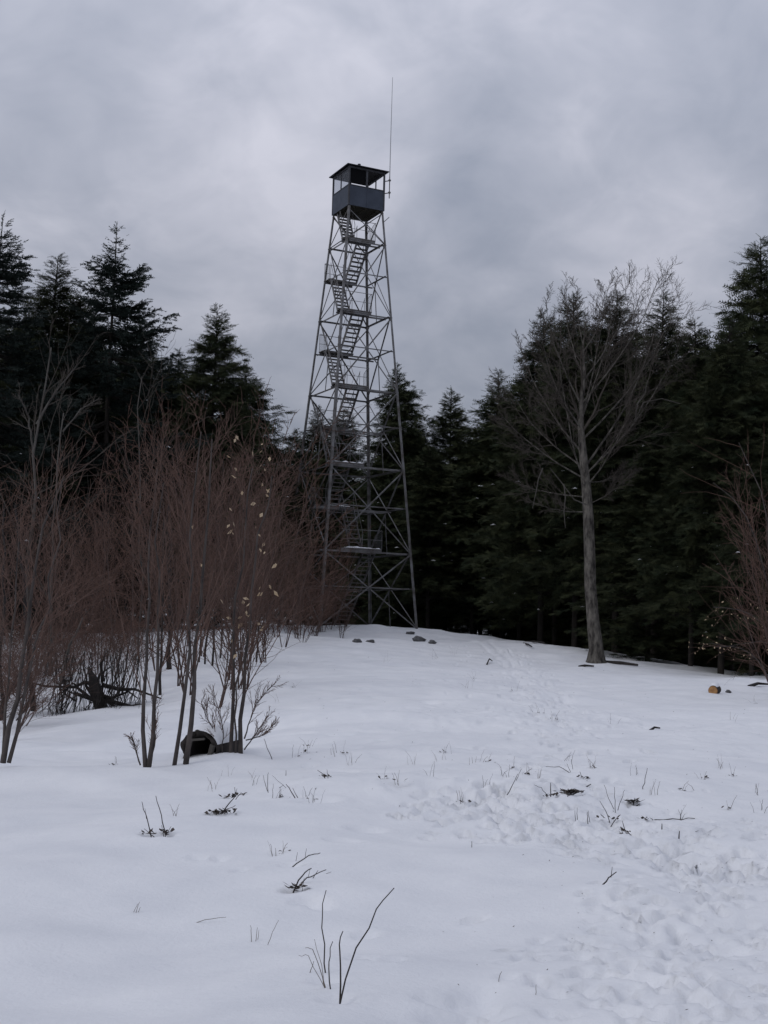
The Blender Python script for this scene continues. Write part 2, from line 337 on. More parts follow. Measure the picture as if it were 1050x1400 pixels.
# two sled grooves running down from the crest, and an older soft rut in front
for pts, w, dp in (([(668, 878), (700, 905), (740, 935), (775, 962)], .11, .07), ([(655, 880), (690, 912), (728, 945)], .11, .055),
                   ([(830, 1125), (875, 1140), (930, 1175)], .06, .05), ([(660, 1345), (640, 1400)], .09, .06), ([(560, 1400), (600, 1368), (660, 1358)], .16, .03), ([(560, 985), (450, 1000), (380, 1035)], .25, .03)):
    c = px_curve(pts, 160)
    for x, y in c[::1]:
        R = 3 * w; i0, i1 = np.searchsorted(gy, (y - R, y + R)); j0, j1 = np.searchsorted(gx, (x - R, x + R))
        if i1 <= i0 or j1 <= j0: continue
        r2 = ((GX[i0:i1, j0:j1] - x) ** 2 + (GY[i0:i1, j0:j1] - y) ** 2) / (w * w)
        st = np.linalg.norm(c[1] - c[0]) / w
        GZ[i0:i1, j0:j1] -= dp * min(st, 1) * .55 * np.exp(-r2)
# drift piled in front of the hollow log and lumps on the crest
def lump(px, py, w, hgt):
    q = ground(px, py); r2 = ((GX - q[0]) ** 2 + (GY - q[1]) ** 2) / (w * w); GZ[:] += hgt * np.exp(-r2)
lump(312, 1043, .45, .10); lump(650, 878, .35, .10); lump(672, 877, .3, .12); lump(512, 858, .8, .15); lump(480, 860, .5, .1)
nr, nc = GX.shape; idx = np.arange(nr * nc).reshape(nr, nc)
quads = np.stack([idx[:-1, :-1], idx[:-1, 1:], idx[1:, 1:], idx[1:, :-1]], -1).reshape(-1, 4)
snow = mesh_arrays('snow_ground', np.stack([GX, GY, GZ], -1), quads, MS, smooth=True)
snow['kind'] = 'structure'; snow['label'] = 'open snow-covered clearing rising to the fire tower, crossed by trampled footprints'
print('ground quads', len(quads))

# ------------------------------------------------------------------ fire tower
TC = np.array([-1.9088, 67.68]); TZ = h1(-1.9, 67.7); TZ = 1.23
TH = 0.46296; HF = 23.18
tower = empty('fire_tower', (TC[0], TC[1], TZ), 'tall galvanised steel lattice fire tower with zigzag stairs and a small blue-grey cab', 'fire tower', rz=TH)
tower.rotation_euler = (0, 0.00405, TH)
def side(z): return 5.761 + (2.13 - 5.761) * z / HF
SG = {'N': (-1, -1), 'R': (1, -1), 'F': (1, 1), 'L': (-1, 1)}
def node(k, z): s = side(z) / 2; return np.array([SG[k][0] * s, SG[k][1] * s, z])
FACES = (('N', 'R'), ('R', 'F'), ('F', 'L'), ('L', 'N'))
ML = [0, 4.10, 8.65, 12.94, 17.14, 21.26, 23.10]
for k, (a, b) in SG.items():
    m = MB(); m.angle(node(k, -.25), node(k, 12.94), .14, .022, (-a, 0, 0), (0, -b, 0)); m.build('leg', M_galv, tower)
    m = MB(); m.angle(node(k, 12.94) + np.array([a, b, 0]) * -.004, node(k, 23.16) + np.array([a, b, 0]) * -.004, .115, .02, (-a, 0, 0), (0, -b, 0)); m.build('leg', M_galv, tower)
    m = MB(); m.box(node(k, -.36) + np.array([-a * .06, -b * .06, 0]), (.28, .28, .2)); m.build('footing', M_conc, tower)
def inw(a, b): v = -(np.array(SG[a], float) + np.array(SG[b], float)) / 2; return np.array([v[0], v[1], 0])
def member(name, p, q, w, face, off, up=(0, 0, -1)):
    i = inw(*face) ; m = MB(); m.angle(p + i * off, q + i * off, w, w * .16, up, i); return m.build(name, M_galv, tower)
for fc in FACES:
    a, b = fc
    for z0, z1 in zip(ML[:-1], ML[1:]):
        w = .062 if z0 < 13 else .052
        if z0 == 0: z0 = .12
        member('diagonal_brace', node(a, z0), node(b, z1), w, fc, .026)
        member('diagonal_brace', node(b, z0), node(a, z1), w, fc, .094)
        if z1 < 23: 
            member('horizontal_strut', node(a, z1), node(b, z1), .085, fc, .17)
            if z1 - z0 > 3:
                # crossing level of the two braces
                s0, s1 = side(z0), side(z1); t = s0 / (s0 + s1); zc_ = z0 + (z1 - z0) * t
                member('horizontal_strut', node(a, zc_), node(b, zc_), .062, fc, .17)
                if fc in (('R', 'F'), ('L', 'N')):
                    pm = (node(a, zc_) + node(b, zc_)) / 2; qm = (node(a, z0 + .02) + node(b, z0 + .02)) / 2
                    m = MB(); i = inw(*fc); m.bar(pm + i * .2, qm + i * .2, .035, .035, (1, 0.3, 0)); m.build('hanger_rod', M_galv, tower)
# landings: (z, u0, u1 measured from the near leg, kind, v extent)
def ncorner(z): return -side(z) / 2
LAND = {}
main_u = {4.10: (1.0, 3.4), 8.65: (.05, 2.05), 12.94: (.05, 2.0), 17.14: (.05, 1.9), 21.26: (.05, 1.85)}
mids = [6.46, 10.85, 15.10, 19.25]
mid_u = {6.46: (.1, 2.5), 10.85: (-.02, 1.8), 15.10: (0, 1.8), 19.25: (0, 1.75)}
RUN = 1.35
def deck(z, u0, u1, v0, v1):
    L = bpy.data.objects.new('landing', None); COL.objects.link(L); L.parent = tower; L.empty_display_size = .1
    nb = 5; wv = (v1 - v0) / nb
    m = MB(); m.box((0, 0, 0), ((u1 - u0) / 2, wv / 2 - .006, .022)); first = m.build('plank', M_wood, L)
    for i in range(nb):
        o = first if i == 0 else first.copy()
        if i: COL.objects.link(o); o.parent = L
        o.location = ((u0 + u1) / 2 + RNG.uniform(-.02, .02), v0 + wv * (i + .5), z + RNG.uniform(-.003, .003))
    m = MB()
    for v in (v0 + .06, v1 - .06): m.bar((u0 + .02, v, z - .075), (u1 - .02, v, z - .075), .06, .1)
    m.build('joist', M_galv, L)
    return L
def wire_panel(L, p, du, L1, h, name='wire_mesh_panel'):
    """mesh panel starting at p, running L1 along unit du, h high, with a bent top"""
    p = np.array(p, float); du = np.array(du, float); m = MB(); nn = int(L1 / .055); nh = int(h / .055); z = np.array([0, 0, 1.])
    for i in range(nn + 1):
        t = i / nn; hh = h * (1 - .25 * (1 - t) ** 2); m.bar(p + du * L1 * t, p + du * L1 * t + z * hh, .0036, .0036, (du[1], du[0], 0))
    for j in range(1, nh):
        zz = h * j / nh; t0 = 0 if zz < .75 * h else 1 - math.sqrt(max(0, (1 - zz / h) / .25))
        if t0 < .95: m.bar(p + du * L1 * t0 + z * zz, p + du * L1 + z * zz, .0036, .0036)
    m.build(name, M_wire, L)
    f = MB(); pts = [p + du * L1 * t + z * h * (1 - .25 * (1 - t) ** 2) for t in np.linspace(0, 1, 7)]
    f.tube([p] + pts + [p + du * L1], .012, 5); f.build('railing_post', M_galv, L)
def rail(L, pts, r=.016):
    m = MB(); m.tube(pts, r, 6); m.build('handrail', M_galv, L)
for z, (u0, u1) in main_u.items():
    n = ncorner(z); v0 = n + .12; v1 = n + .78; LAND[z] = (v0, v1)
    L = deck(z + .13, n + u0, n + u1, v0, v1)
    wire_panel(L, (n + u1 - .02, v1 - .02, z + .15), (0, -1, 0), v1 - v0 - .04, 1.0)
    rail(L, [(n + max(u0, .12), v0 + .02, z + 1.12), (n + u1, v0 + .02, z + 1.12)])
    rail(L, [(n + max(u0, .12), v0 + .02, z + .62), (n + u1, v0 + .02, z + .62)], .012)
    m = MB(); m.bar((ncorner(z) + .03, v1 - .04, z + .0), (-ncorner(z) - .03, v1 - .04, z + .0), .055, .085); m.build('support_beam', M_galv, tower)
    if z in (4.10, 8.65):
        sm_ = []
        X, Y = np.meshgrid(np.linspace(0, 1, 26), np.linspace(0, 1, 9)); e = np.minimum(np.minimum(X, 1 - X) * 12, np.minimum(Y, 1 - Y) * 4).clip(0, 1)
        hh = (.055 + .05 * vnoise(X * 9 + z, Y * 3, 31)).clip(.0, 1) * e ** .5 + .004
        lo = n + u0 + (.35 if z < 5 else .02); hi = n + u1 - .05
        vv = np.stack([lo + X * (hi - lo), v0 + .01 + Y * (v1 - v0 - .03), z + .154 + hh], -1)
        ii = np.arange(X.size).reshape(X.shape); qq = np.stack([ii[:-1, :-1], ii[:-1, 1:], ii[1:, 1:], ii[1:, :-1]], -1).reshape(-1, 4)
        mesh_arrays('snow_cap', vv, qq, MS, L, smooth=True)
for z, (u0, u1) in mid_u.items():
    zm = [k for k in main_u if k < z][-1]; va = LAND[zm][1] + RUN; va = min(va, side(z) / 2 - .75); vb = va + .72; LAND[z] = (va, vb)
    n = ncorner(z)
    L = deck(z + .13, n + u0, n + u1, va, vb)
    wire_panel(L, (n + u0 + .02, va + .02, z + .15), (0, 1, 0), vb - va - .04, 1.0)
    rail(L, [(n + u0, vb - .02, z + 1.12), (n + u1, vb - .02, z + 1.12)])
    rail(L, [(n + u0, vb - .02, z + .62), (n + u1, vb - .02, z + .62)], .012)
    for v in (va + .05, vb - .05):
        if v < side(z) / 2 - .18:
            m = MB(); m.bar((ncorner(z) + .03, v, z), (-ncorner(z) - .03, v, z), .05, .08); m.build('support_beam', M_galv, tower)
    if z < 7:
        X, Y = np.meshgrid(np.linspace(0, 1, 16), np.linspace(0, 1, 7)); e = np.minimum(np.minimum(X, 1 - X) * 12, np.minimum(Y, 1 - Y) * 4).clip(0, 1)
        hh = (.05 + .04 * vnoise(X * 7 + 3, Y * 3, 33)).clip(0, 1) * e ** .5 + .004
        vv = np.stack([n + .7 + X * 1.6, va + .02 + Y * .6, z + .154 + hh], -1)
        ii = np.arange(X.size).reshape(X.shape); qq = np.stack([ii[:-1, :-1], ii[:-1, 1:], ii[1:, 1:], ii[1:, :-1]], -1).reshape(-1, 4)
        mesh_arrays('snow_cap', vv, qq, MS, L, smooth=True)
def flight(z0, u0, v0, z1, u1, v1, w=.72):
    """stair flight from (u0,v0,z0) to (u1,v1,z1); u is the centre line"""
    a = np.array([u0, v0, z0 + .15]); b = np.array([u1, v1, z1 + .13])
    Fl = bpy.data.objects.new('stair_flight', None); COL.objects.link(Fl); Fl.parent = tower; Fl.empty_display_size = .1
    for s in (-1, 1):
        o = np.array([s * w / 2, 0, 0]); m = MB(); m.bar(a + o, b + o, .03, .15); m.build('stringer', M_galv, Fl)
        hm = MB(); up = np.array([0, 0, .92]); hm.tube([a + o * 1.05 + up, b + o * 1.05 + up], .016, 5)
        for t in (.02, .5, .98): p = a + (b - a) * t + o * 1.05; hm.tube([p, p + up], .014, 5)
        hm.build('handrail', M_galv, Fl)
    n = max(5, int(round((b - a)[2] / .225))); first = None
    for i in range(n):
        p = a + (b - a) * ((i + .5) / n)
        if first is None:
            m = MB(); m.box((0, 0, 0), (w / 2 - .018, .105, .019)); first = m.build('tread', M_wood, Fl); o = first
        else: o = first.copy(); COL.objects.link(o); o.parent = Fl
        o.location = p
def nc_(z): return ncorner(z)
flight(4.10, nc_(4.1) + 2.15, LAND[4.10][1], 6.46, nc_(6.46) + 2.0, LAND[6.46][0])
flight(6.46, nc_(6.46) + 1.1, LAND[6.46][0], 8.65, nc_(8.65) + 1.12, LAND[8.65][1])
seq = [8.65, 10.85, 12.94, 15.10, 17.14, 19.25, 21.26]
for z0, z1 in zip(seq[:-1], seq[1:]):
    if z0 in main_u: flight(z0, nc_(z0) + .48, LAND[z0][1], z1, nc_(z1) + .45, LAND[z1][0])
    else: flight(z0, nc_(z0) + 1.32, LAND[z0][0], z1, nc_(z1) + 1.38, LAND[z1][1])
flight(21.26, nc_(21.26) + .48, LAND[21.26][1], 23.0, nc_(23.1) + .45, .62)
flight(0.0, nc_(0) + 2.9, .9, 4.0, nc_(4.1) + 2.95, LAND[4.10][1])
# cab
cab = bpy.data.objects.new('cab', None); COL.objects.link(cab); cab.parent = tower; cab.location = (0, 0, 23.18); cab.empty_display_size = .3
S = 1.075
m = MB()
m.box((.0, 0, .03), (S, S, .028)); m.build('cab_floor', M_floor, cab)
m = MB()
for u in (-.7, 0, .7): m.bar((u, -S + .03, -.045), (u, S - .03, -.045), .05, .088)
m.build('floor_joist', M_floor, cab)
WALLH = 1.12
for (ax, sg) in ((0, -1), (0, 1), (1, -1), (1, 1)):
    for hf in (-1, 1):
        m = MB(); L2 = S / 2 - .004
        c = [0, 0, .06 + WALLH / 2 - .06]; c[ax] = hf * S / 2; c[1 - ax] = sg * (S + .012)
        h = [0, 0, WALLH / 2]; h[ax] = L2; h[1 - ax] = .012
        m.box(c, h); m.build('wall_panel', M_paint, cab)
    m = MB(); c = [0, 0, WALLH + .025]; c[1 - ax] = sg * (S + .014); h = [0, 0, .024]; h[ax] = S - .05; h[1 - ax] = .03; m.box(c, h); m.build('window_sill', M_post, cab)
    m = MB(); c = [0, 0, 2.155]; c[1 - ax] = sg * S; h = [0, 0, .05]; h[ax] = S - .05; h[1 - ax] = .028; m.box(c, h); m.build('window_header', M_post, cab)
    m = MB(); c = [0, 0, (WALLH + .05 + 2.1) / 2]; c[1 - ax] = sg * S; h = [.0, 0, (2.1 - WALLH - .05) / 2]; wide = .055 if (ax, sg) == (0, -1) else .03; h[ax] = wide; h[1 - ax] = .026
    m.box(c, h); m.build('mullion', M_post, cab)
for i in (-1, 1):
    for j in (-1, 1):
        m = MB(); m.box((i * (S - .005), j * (S - .005), 1.1), (.042, .042, 1.1)); m.build('corner_post', M_post, cab)
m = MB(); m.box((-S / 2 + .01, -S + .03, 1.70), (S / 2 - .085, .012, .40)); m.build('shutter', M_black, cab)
for v in (-S / 2, S / 2):
    m = MB(); m.box((-S, v, 1.64), (.004, S / 2 - .05, .46)); m.build('window_pane', M_glass, cab)
m = MB(); EV = S + .20
rp = [(-EV, -EV, 2.21), (EV, -EV, 2.21), (EV, EV, 2.21), (-EV, EV, 2.21)]; ap = (0, 0, 2.72)
rt = [(p[0], p[1], 2.255) for p in rp]; apt = (0, 0, 2.775)
m.add(rp + [ap] + rt + [apt], [(1, 0, 4), (2, 1, 4), (3, 2, 4), (0, 3, 4), (5, 6, 9), (6, 7, 9), (7, 8, 9), (8, 5, 9), (0, 1, 6, 5), (1, 2, 7, 6), (2, 3, 8, 7), (3, 0, 5, 8)])
roof = m.build('roof', M_roof, cab)
m = MB(); m.tube([(0, 0, 2.74), (0, 0, 2.84), (0, 0, 2.86)], [.09, .09, .05], 8); m.build('roof_vent', M_roof, roof)
m = MB(); m.box((0, 0, 2.205), (S - .04, S - .04, .012)); m.build('ceiling', M_ceil, cab)
# antenna on the far-right corner
ant = bpy.data.objects.new('antenna', None); COL.objects.link(ant); ant.parent = tower; ant.location = (S + .28, -S - .10, 23.18); ant.empty_display_size = .1
m = MB(); m.tube([(0, 0, .75), (0, 0, 2.0)], .028, 6); m.build('antenna_mast', M_galv, ant)
m = MB(); m.tube([(0, 0, 1.9), (0, 0, 4.2), (0.02, 0, 7.75)], [.026, .022, .013], 6); m.build('antenna_whip', M_ant, ant)
for zz in (1.05, 1.75):
    m = MB(); m.bar((-.27, .09, zz - .05), (.05, -.01, zz + .03), .03, .05); m.box((0, 0, zz + .03), (.06, .05, .04)); m.build('antenna_bracket', M_galv, ant)
m = MB(); m.tube([(S + .02, -S, 22.55), (S + .30, -S - .12, 22.85)], .022, 5); m.build('stub_pipe', M_galv, tower)

UP = np.array([0, 0, 1.0])
# ------------------------------------------------------------------ trees: conifers
def spray_template(kind, rng):
    V, F_ = [], []
    def tri(a, b, c): k = len(V); V.extend([a, b, c]); F_.append((k, k + 1, k + 2))
    if kind == 'hemlock':
        n = 5
        for i in range(n):
            t = .06 + .86 * i / (n - 1); ln = .46 * (1 - .55 * t) * rng.uniform(.75, 1.2); w = .12
            for s in (-1, 1):
                tri((t - w * .5, 0, -.12 * t * t), (t + w * .5, 0, -.12 * t * t), (t + ln * .62, s * ln * .8, -.12 * t * t - .16 * ln))
        tri((0, -.02, 0), (0, .02, 0), (1.1, 0, -.20))
    else:
        n = 6
        for i in range(n):
            t = .04 + .9 * i / (n - 1); a0 = rng.uniform(0, 6.28)
            for q in range(2):
                a = a0 + q * math.pi; ln = .34 * (1 - .45 * t) * rng.uniform(.8, 1.2); w = .15
                tri((t - w * .6, 0, 0), (t + w * .6, 0, 0), (t + ln * .7, ln * .85 * math.cos(a), ln * .55 * math.sin(a)))
    return np.array(V, float), np.array(F_)
def conifer(name, seed, H, Rmax, kind, crown0=.08, ragged=.25):
    rng = np.random.default_rng(seed); P0, D0, S0 = [], [], []; lines = []
    lean = rng.normal(0, .012, 2)
    def trunk_xy(h): return np.array([lean[0] * h + .05 * math.sin(h * .5 + seed), lean[1] * h + .05 * math.cos(h * .43 + seed)])
    ks = np.linspace(0, 1, 12); tp = np.array([[*trunk_xy(k * H), k * H - (.4 if k == 0 else 0)] for k in ks]); tr = .017 * H * .5 * (1 - ks) ** .85 + .012
    lines.append((tp, tr, 0))
    h = H * crown0; step0 = .27 if kind == 'hemlock' else .66
    lop = rng.uniform(0, 6.28)
    while h < H - .12:
        t = h / H; prof = (1 - t) ** .70 if kind == 'hemlock' else (1 - t) ** .80
        if t < .25: prof *= .72 + .28 * t / .25
        nb = 7 if kind == 'hemlock' else 11
        whorl = rng.uniform(1 - ragged, 1 + ragged)
        for _ in range(int(nb * (1 + .5 * t)) if t < .95 else 5):
            az = rng.uniform(0, 6.28); L = Rmax * prof * whorl * rng.uniform(.6, 1.12) * (1 + .12 * math.cos(az - lop)) + .12
            z0 = h + (rng.uniform(-.15, .15) if kind == 'hemlock' else rng.uniform(-.09, .09))
            if kind == 'hemlock': e0 = rng.uniform(-.12, .50) + .6 * t ** 3; dr = rng.uniform(.12, .36)
            else: e0 = rng.uniform(-.12, .06) + .8 * t ** 4; dr = rng.uniform(-.12, .02) if t < .9 else -.05
            n = 6; s = np.linspace(0, 1, n); hx = L * s * math.cos(e0); hz = L * s * math.sin(e0) - dr * L * s * s * (1 if kind == 'hemlock' else 1.2)
            if kind == 'spruce': hz = hz - .22 * L * np.sin(s * math.pi * .8)
            wob = np.cumsum(rng.normal(0, .03 * L, n)) * s
            ca, sa = math.cos(az), math.sin(az); c = trunk_xy(z0)
            pts = np.stack([c[0] + ca * hx - sa * wob, c[1] + sa * hx + ca * wob, z0 + hz], 1)
            if L > .5: lines.append((pts[:5], np.linspace(.012 + .007 * L, .005, 5), 1))
            m_ = max(3, int(L / (.165 if kind == 'hemlock' else .15)))
            q = rng.uniform(.12, 1.0, m_) ** .8
            if t > .15 and L > 2.2: q = .14 + .86 * q
            q[-1] = 1.0
            bp = np.stack([np.interp(q, s, pts[:, k]) for k in range(3)], 1)
            for p, qq in zip(bp, q):
                for sgn in ((-1, 1) if qq < .99 else (0,)):
                    da = sgn * rng.uniform(.45, 1.15); a2 = az + da
                    zz = rng.normal(-.02, .36) if kind == 'hemlock' else rng.normal(.02, .18)
                    d = np.array([math.cos(a2), math.sin(a2), zz]); sz = (.28 + .34 * (1 - .6 * qq) * min(1, L / 1.6)) * rng.uniform(.7, 1.3)
                    if kind == 'spruce': sz *= .95
                    if t > .9: sz *= .62; d[2] += .35
                    P0.append(p); D0.append(d); S0.append(sz)
        h += step0 * rng.uniform(.7, 1.3) * (.6 + .4 * (1 - t)) * H / 18
    for k in range(6):   # leader
        p = np.array([*trunk_xy(H - .1 * k), H - .1 * k]); P0.append(p); D0.append(np.array([rng.normal(0, .5), rng.normal(0, .5), .9])); S0.append(.28)
    P0, D0, S0 = np.array(P0), np.array(D0), np.array(S0)
    D0 /= np.linalg.norm(D0, axis=1, keepdims=True); up = np.array([0, 0, 1.]) + rng.normal(0, .6, P0.shape)
    Yv = np.cross(up, D0); Yv /= np.linalg.norm(Yv, axis=1, keepdims=True); Zv = np.cross(D0, Yv)
    Vs, Fs, b = [], [], 0
    for v in range(4):
        tv, tf = spray_template(kind, rng); sel = np.arange(v, len(P0), 4)
        W = P0[sel, None] + S0[sel, None, None] * (tv[None, :, 0:1] * D0[sel, None] + tv[None, :, 1:2] * Yv[sel, None] + tv[None, :, 2:3] * Zv[sel, None])
        Vs.append(W.reshape(-1, 3)); Fs.append((tf[None] + (np.arange(len(sel)) * len(tv))[:, None, None]).reshape(-1, 3) + b); b += W.shape[0] * W.shape[1]
    root = bpy.data.objects.new(name, None); COL.objects.link(root); root.empty_display_size = .5; root['H'] = H
    tube_object('trunk', lines, M_ctrunk, root, sides=(8, 4))
    cr_ = mesh_arrays('crown', np.concatenate(Vs), np.concatenate(Fs), M_hem if kind == 'hemlock' else M_spr, root)
    print(name, kind, len(cr_.data.polygons))
    low = np.where((P0[:, 2] < H * .6) & (np.hypot(P0[:, 0], P0[:, 1]) > 1.2))[0]; V, F_ = [], []
    for i in rng.choice(low, 13, False):
        p = P0[i] + UP * .05; n_ = 7; w = rng.uniform(.05, .16); th = rng.uniform(0, 6.28); b = len(V); V.append(p + UP * .05)
        V += [p + np.array([math.cos(th + k * 6.283 / n_) * w * rng.uniform(.6, 1.4), math.sin(th + k * 6.283 / n_) * w * rng.uniform(.6, 1.4), rng.uniform(-.05, .02)]) for k in range(n_)]
        F_ += [(b, b + 1 + k, b + 1 + (k + 1) % n_) for k in range(n_)]
    so_ = mesh_arrays('snow_patches', np.array(V), np.array(F_), MS, root); so_['kind'] = 'stuff'
    return root
HEM = [conifer('hemlock_tree', 100 + i, H, R, 'hemlock', c0, rg) for i, (H, R, c0, rg) in enumerate(((18, 4.7, .15, .24), (17, 4.2, .22, .36), (19, 5.0, .03, .28), (16, 4.0, .20, .36)))]
SPR = [conifer('spruce_tree', 200 + i, H, R, 'spruce', c0, .38) for i, (H, R, c0) in enumerate(((20, 5.9, .05), (18, 5.0, .08)))]
used = set()
def put_tree(proto, x, y, Ht, label, group, fat=1.0, rz=None):
    z = h1(x, y) - .1
    if id(proto) in used: r = copy_tree(proto)
    else: r = proto; used.add(id(proto))
    s = Ht / proto['H']; r.location = (x, y, z); r.scale = (s * fat, s * fat, s); r.rotation_euler = (0, 0, RNG.uniform(0, 6.28) if rz is None else rz)
    tag(r, label, 'tree', group); return r
def tree_at(proto, px, py, d, label, group='tall conifers around the clearing', fat=1.0, rz=None):
    """tree whose top is seen at (px,py), standing d metres away"""
    p = at(px, py, d); return put_tree(proto, p[0], d, p[2] - h1(p[0], d) + .1, label, group, fat, rz)
tree_at(SPR[0], 156, 308, 56, 'tallest dark spruce with ragged shelf-like boughs above the thicket', fat=1.0, rz=.6)
tree_at(SPR[1], 2, 290, 50, 'dark spruce cut by the edge of the photo, beside the tallest spruce', fat=1.0, rz=2.0)
tree_at(HEM[1], 66, 352, 58, 'thin-topped hemlock between the two dark spruces', fat=1.25)
tree_at(HEM[0], 297, 418, 62, 'pointed hemlock standing alone between the tallest spruce and the fire tower', fat=1.05)
tree_at(HEM[3], 346, 505, 68, 'shorter hemlock on the shoulder of the pointed hemlock near the tower', fat=1.35)
tree_at(HEM[2], 246, 480, 70, 'hemlock half hidden between the tallest spruce and the pointed hemlock', fat=1.1)
tree_at(HEM[2], 35, 420, 64, 'broad hemlock filling the gap below the spruce at the photo edge', fat=1.1)
tree_at(HEM[0], 105, 400, 66, 'hemlock close behind the left side of the tallest spruce', fat=1.1)
tree_at(HEM[1], 205, 440, 70, 'hemlock close behind the right side of the tallest spruce', fat=1.25)
tree_at(HEM[1], 440, 556, 98, 'small distant hemlock seen through the left half of the tower lattice')
tree_at(HEM[3], 400, 588, 100, 'small distant hemlock just left of the tower, above the thicket')
tree_at(HEM[3], 478, 560, 96, 'small distant hemlock seen behind the tower stairs', fat=1.2)
tree_at(HEM[2], 549, 497, 84, 'tall hemlock directly behind the right leg of the tower', fat=1.0)
tree_at(HEM[0], 614, 532, 86, 'hemlock with a spiky top in the gap right of the tower', fat=1.0)
tree_at(HEM[3], 655, 590, 92, 'low hemlock at the bottom of the sky gap right of the tower', fat=1.3)
tree_at(HEM[1], 690, 508, 80, 'narrow hemlock where the dark wood on the right begins to climb', fat=1.2)
tree_at(HEM[0], 742, 425, 68, 'hemlock behind the left limbs of the bare maple', fat=1.05)
tree_at(HEM[0], 790, 402, 66, 'hemlock behind the trunk line of the bare maple', fat=.95)
tree_at(HEM[3], 842, 400, 63, 'hemlock behind the centre of the bare maple crown', fat=1.05)
tree_at(HEM[1], 895, 405, 62, 'hemlock behind the right limbs of the bare maple', fat=1.2)
tree_at(HEM[3], 943, 440, 56, 'hemlock in the dip between the maple and the tallest right-hand hemlock', fat=1.0)
tree_at(HEM[0], 1046, 326, 54, 'tallest hemlock on the right, cut by the photo edge', fat=1.05)
tree_at(HEM[1], 985, 430, 50, 'broad hemlock in front of the tallest right-hand hemlock', fat=1.05)
FILL_L, FILL_G = 'dark hemlock in the unbroken wood behind the first row of trees', 'dark hemlocks filling the wood behind'
frng = np.random.default_rng(77)
for px, py, d in ((580, 590, 98), (630, 620, 104), (520, 600, 104), (560, 570, 96), (690, 590, 95), (720, 520, 92), (770, 480, 86), (820, 470, 84), (870, 470, 82), (920, 480, 76), (970, 480, 72), (1020, 460, 68),
                  (1070, 420, 60), (1075, 520, 50), (420, 640, 108), (460, 630, 112), (370, 610, 96), (330, 560, 88), (280, 540, 84), (230, 520, 84), (170, 480, 80), (120, 470, 78), (70, 480, 76), (20, 470, 72), (-30, 400, 62),
                  (600, 640, 112), (660, 630, 112), (705, 620, 76), (760, 560, 72), (650, 620, 80), (800, 520, 74), (860, 540, 70), (910, 560, 66), (1000, 560, 58), (590, 610, 79), (880, 600, 56), (950, 580, 52), (1030, 600, 48), (545, 660, 82), (1090, 500, 46),
                  (500, 650, 90), (440, 670, 92), (740, 620, 110), (820, 580, 108), (900, 560, 104), (990, 540, 100)):
    tree_at(HEM[(2, 2, 0, 3)[frng.integers(4)]], px + frng.uniform(-8, 8), py, d, FILL_L, FILL_G, fat=frng.uniform(1.05, 1.35))

for px, py, d in ((850, 600, 74), (905, 620, 70), (960, 610, 66), (820, 620, 78), (760, 600, 82), (700, 640, 88), (1010, 600, 62), (1050, 610, 66), (930, 640, 86), (880, 640, 92), (790, 640, 96), (985, 640, 80)):
    tree_at(HEM[2], px, py, d, FILL_L, FILL_G, fat=1.25)
# ------------------------------------------------------------------ bare trees
UP = np.array([0, 0, 1.0])
def unit(v): return v / (np.linalg.norm(v) + 1e-9)
def side_dir(d, ang, rng):
    a = unit(np.cross(d, rng.normal(0, 1, 3))); return unit(d * math.cos(ang) + a * math.sin(ang))
def grow(out_, base, d, L, r, lv, prm, rng, taper=.35):
    n = prm['pts'][lv]; pts = [np.array(base, float)]; st = L / (n - 1)
    for i in range(n - 1):
        d = unit(d + rng.normal(0, prm['wob'][lv], 3) + UP * prm['trop'][lv]); pts.append(pts[-1] + d * st)
    pts = np.array(pts); rr = r * (1 - (1 - taper) * np.linspace(0, 1, n)); out_.append((pts, rr, lv))
    if lv + 1 < len(prm['n']): branch(out_, pts, rr, L, lv, prm, rng)
    return pts
def branch(out_, pts, rr, L, lv, prm, rng):
    n = len(pts); s = np.linspace(0, 1, n)
    for k in range(prm['n'][lv]):
        t = prm['t0'][lv] + (1 - prm['t0'][lv]) * (k + rng.uniform(.1, .9)) / prm['n'][lv]
        p = np.array([np.interp(t, s, pts[:, j]) for j in range(3)]); i = min(int(t * (n - 1)), n - 2); dd = unit(pts[i + 1] - pts[i])
        cd = side_dir(dd, rng.uniform(*prm['ang'][lv]), rng)
        cl = L * prm['len'][lv] * rng.uniform(.65, 1.25) * (1.15 - .65 * t); cr2 = max(prm['rmin'], float(np.interp(t, s, rr)) * prm['rad'][lv])
        grow(out_, p, cd, cl, cr2, lv + 1, prm, rng)
SIDES = (8, 6, 4, 3, 3)
def bare_tree(name, lines, m_trunk, m_twig, label, cat='tree', group=None, base=None, cut=2, leaves=None):
    """lines in world space -> thing with trunk and twig parts, origin at the base"""
    base = np.array(base, float); root = empty(name, base, label, cat, group)
    sh = lambda L_: [(p - base, r, lv) for p, r, lv in L_]
    tl = sh([l for l in lines if l[2] < cut]); wl = sh([l for l in lines if l[2] >= cut])
    tube_object('trunk', tl, m_trunk, root, SIDES)
    if wl: tube_object('twigs', wl, m_twig, root, SIDES)
    return root
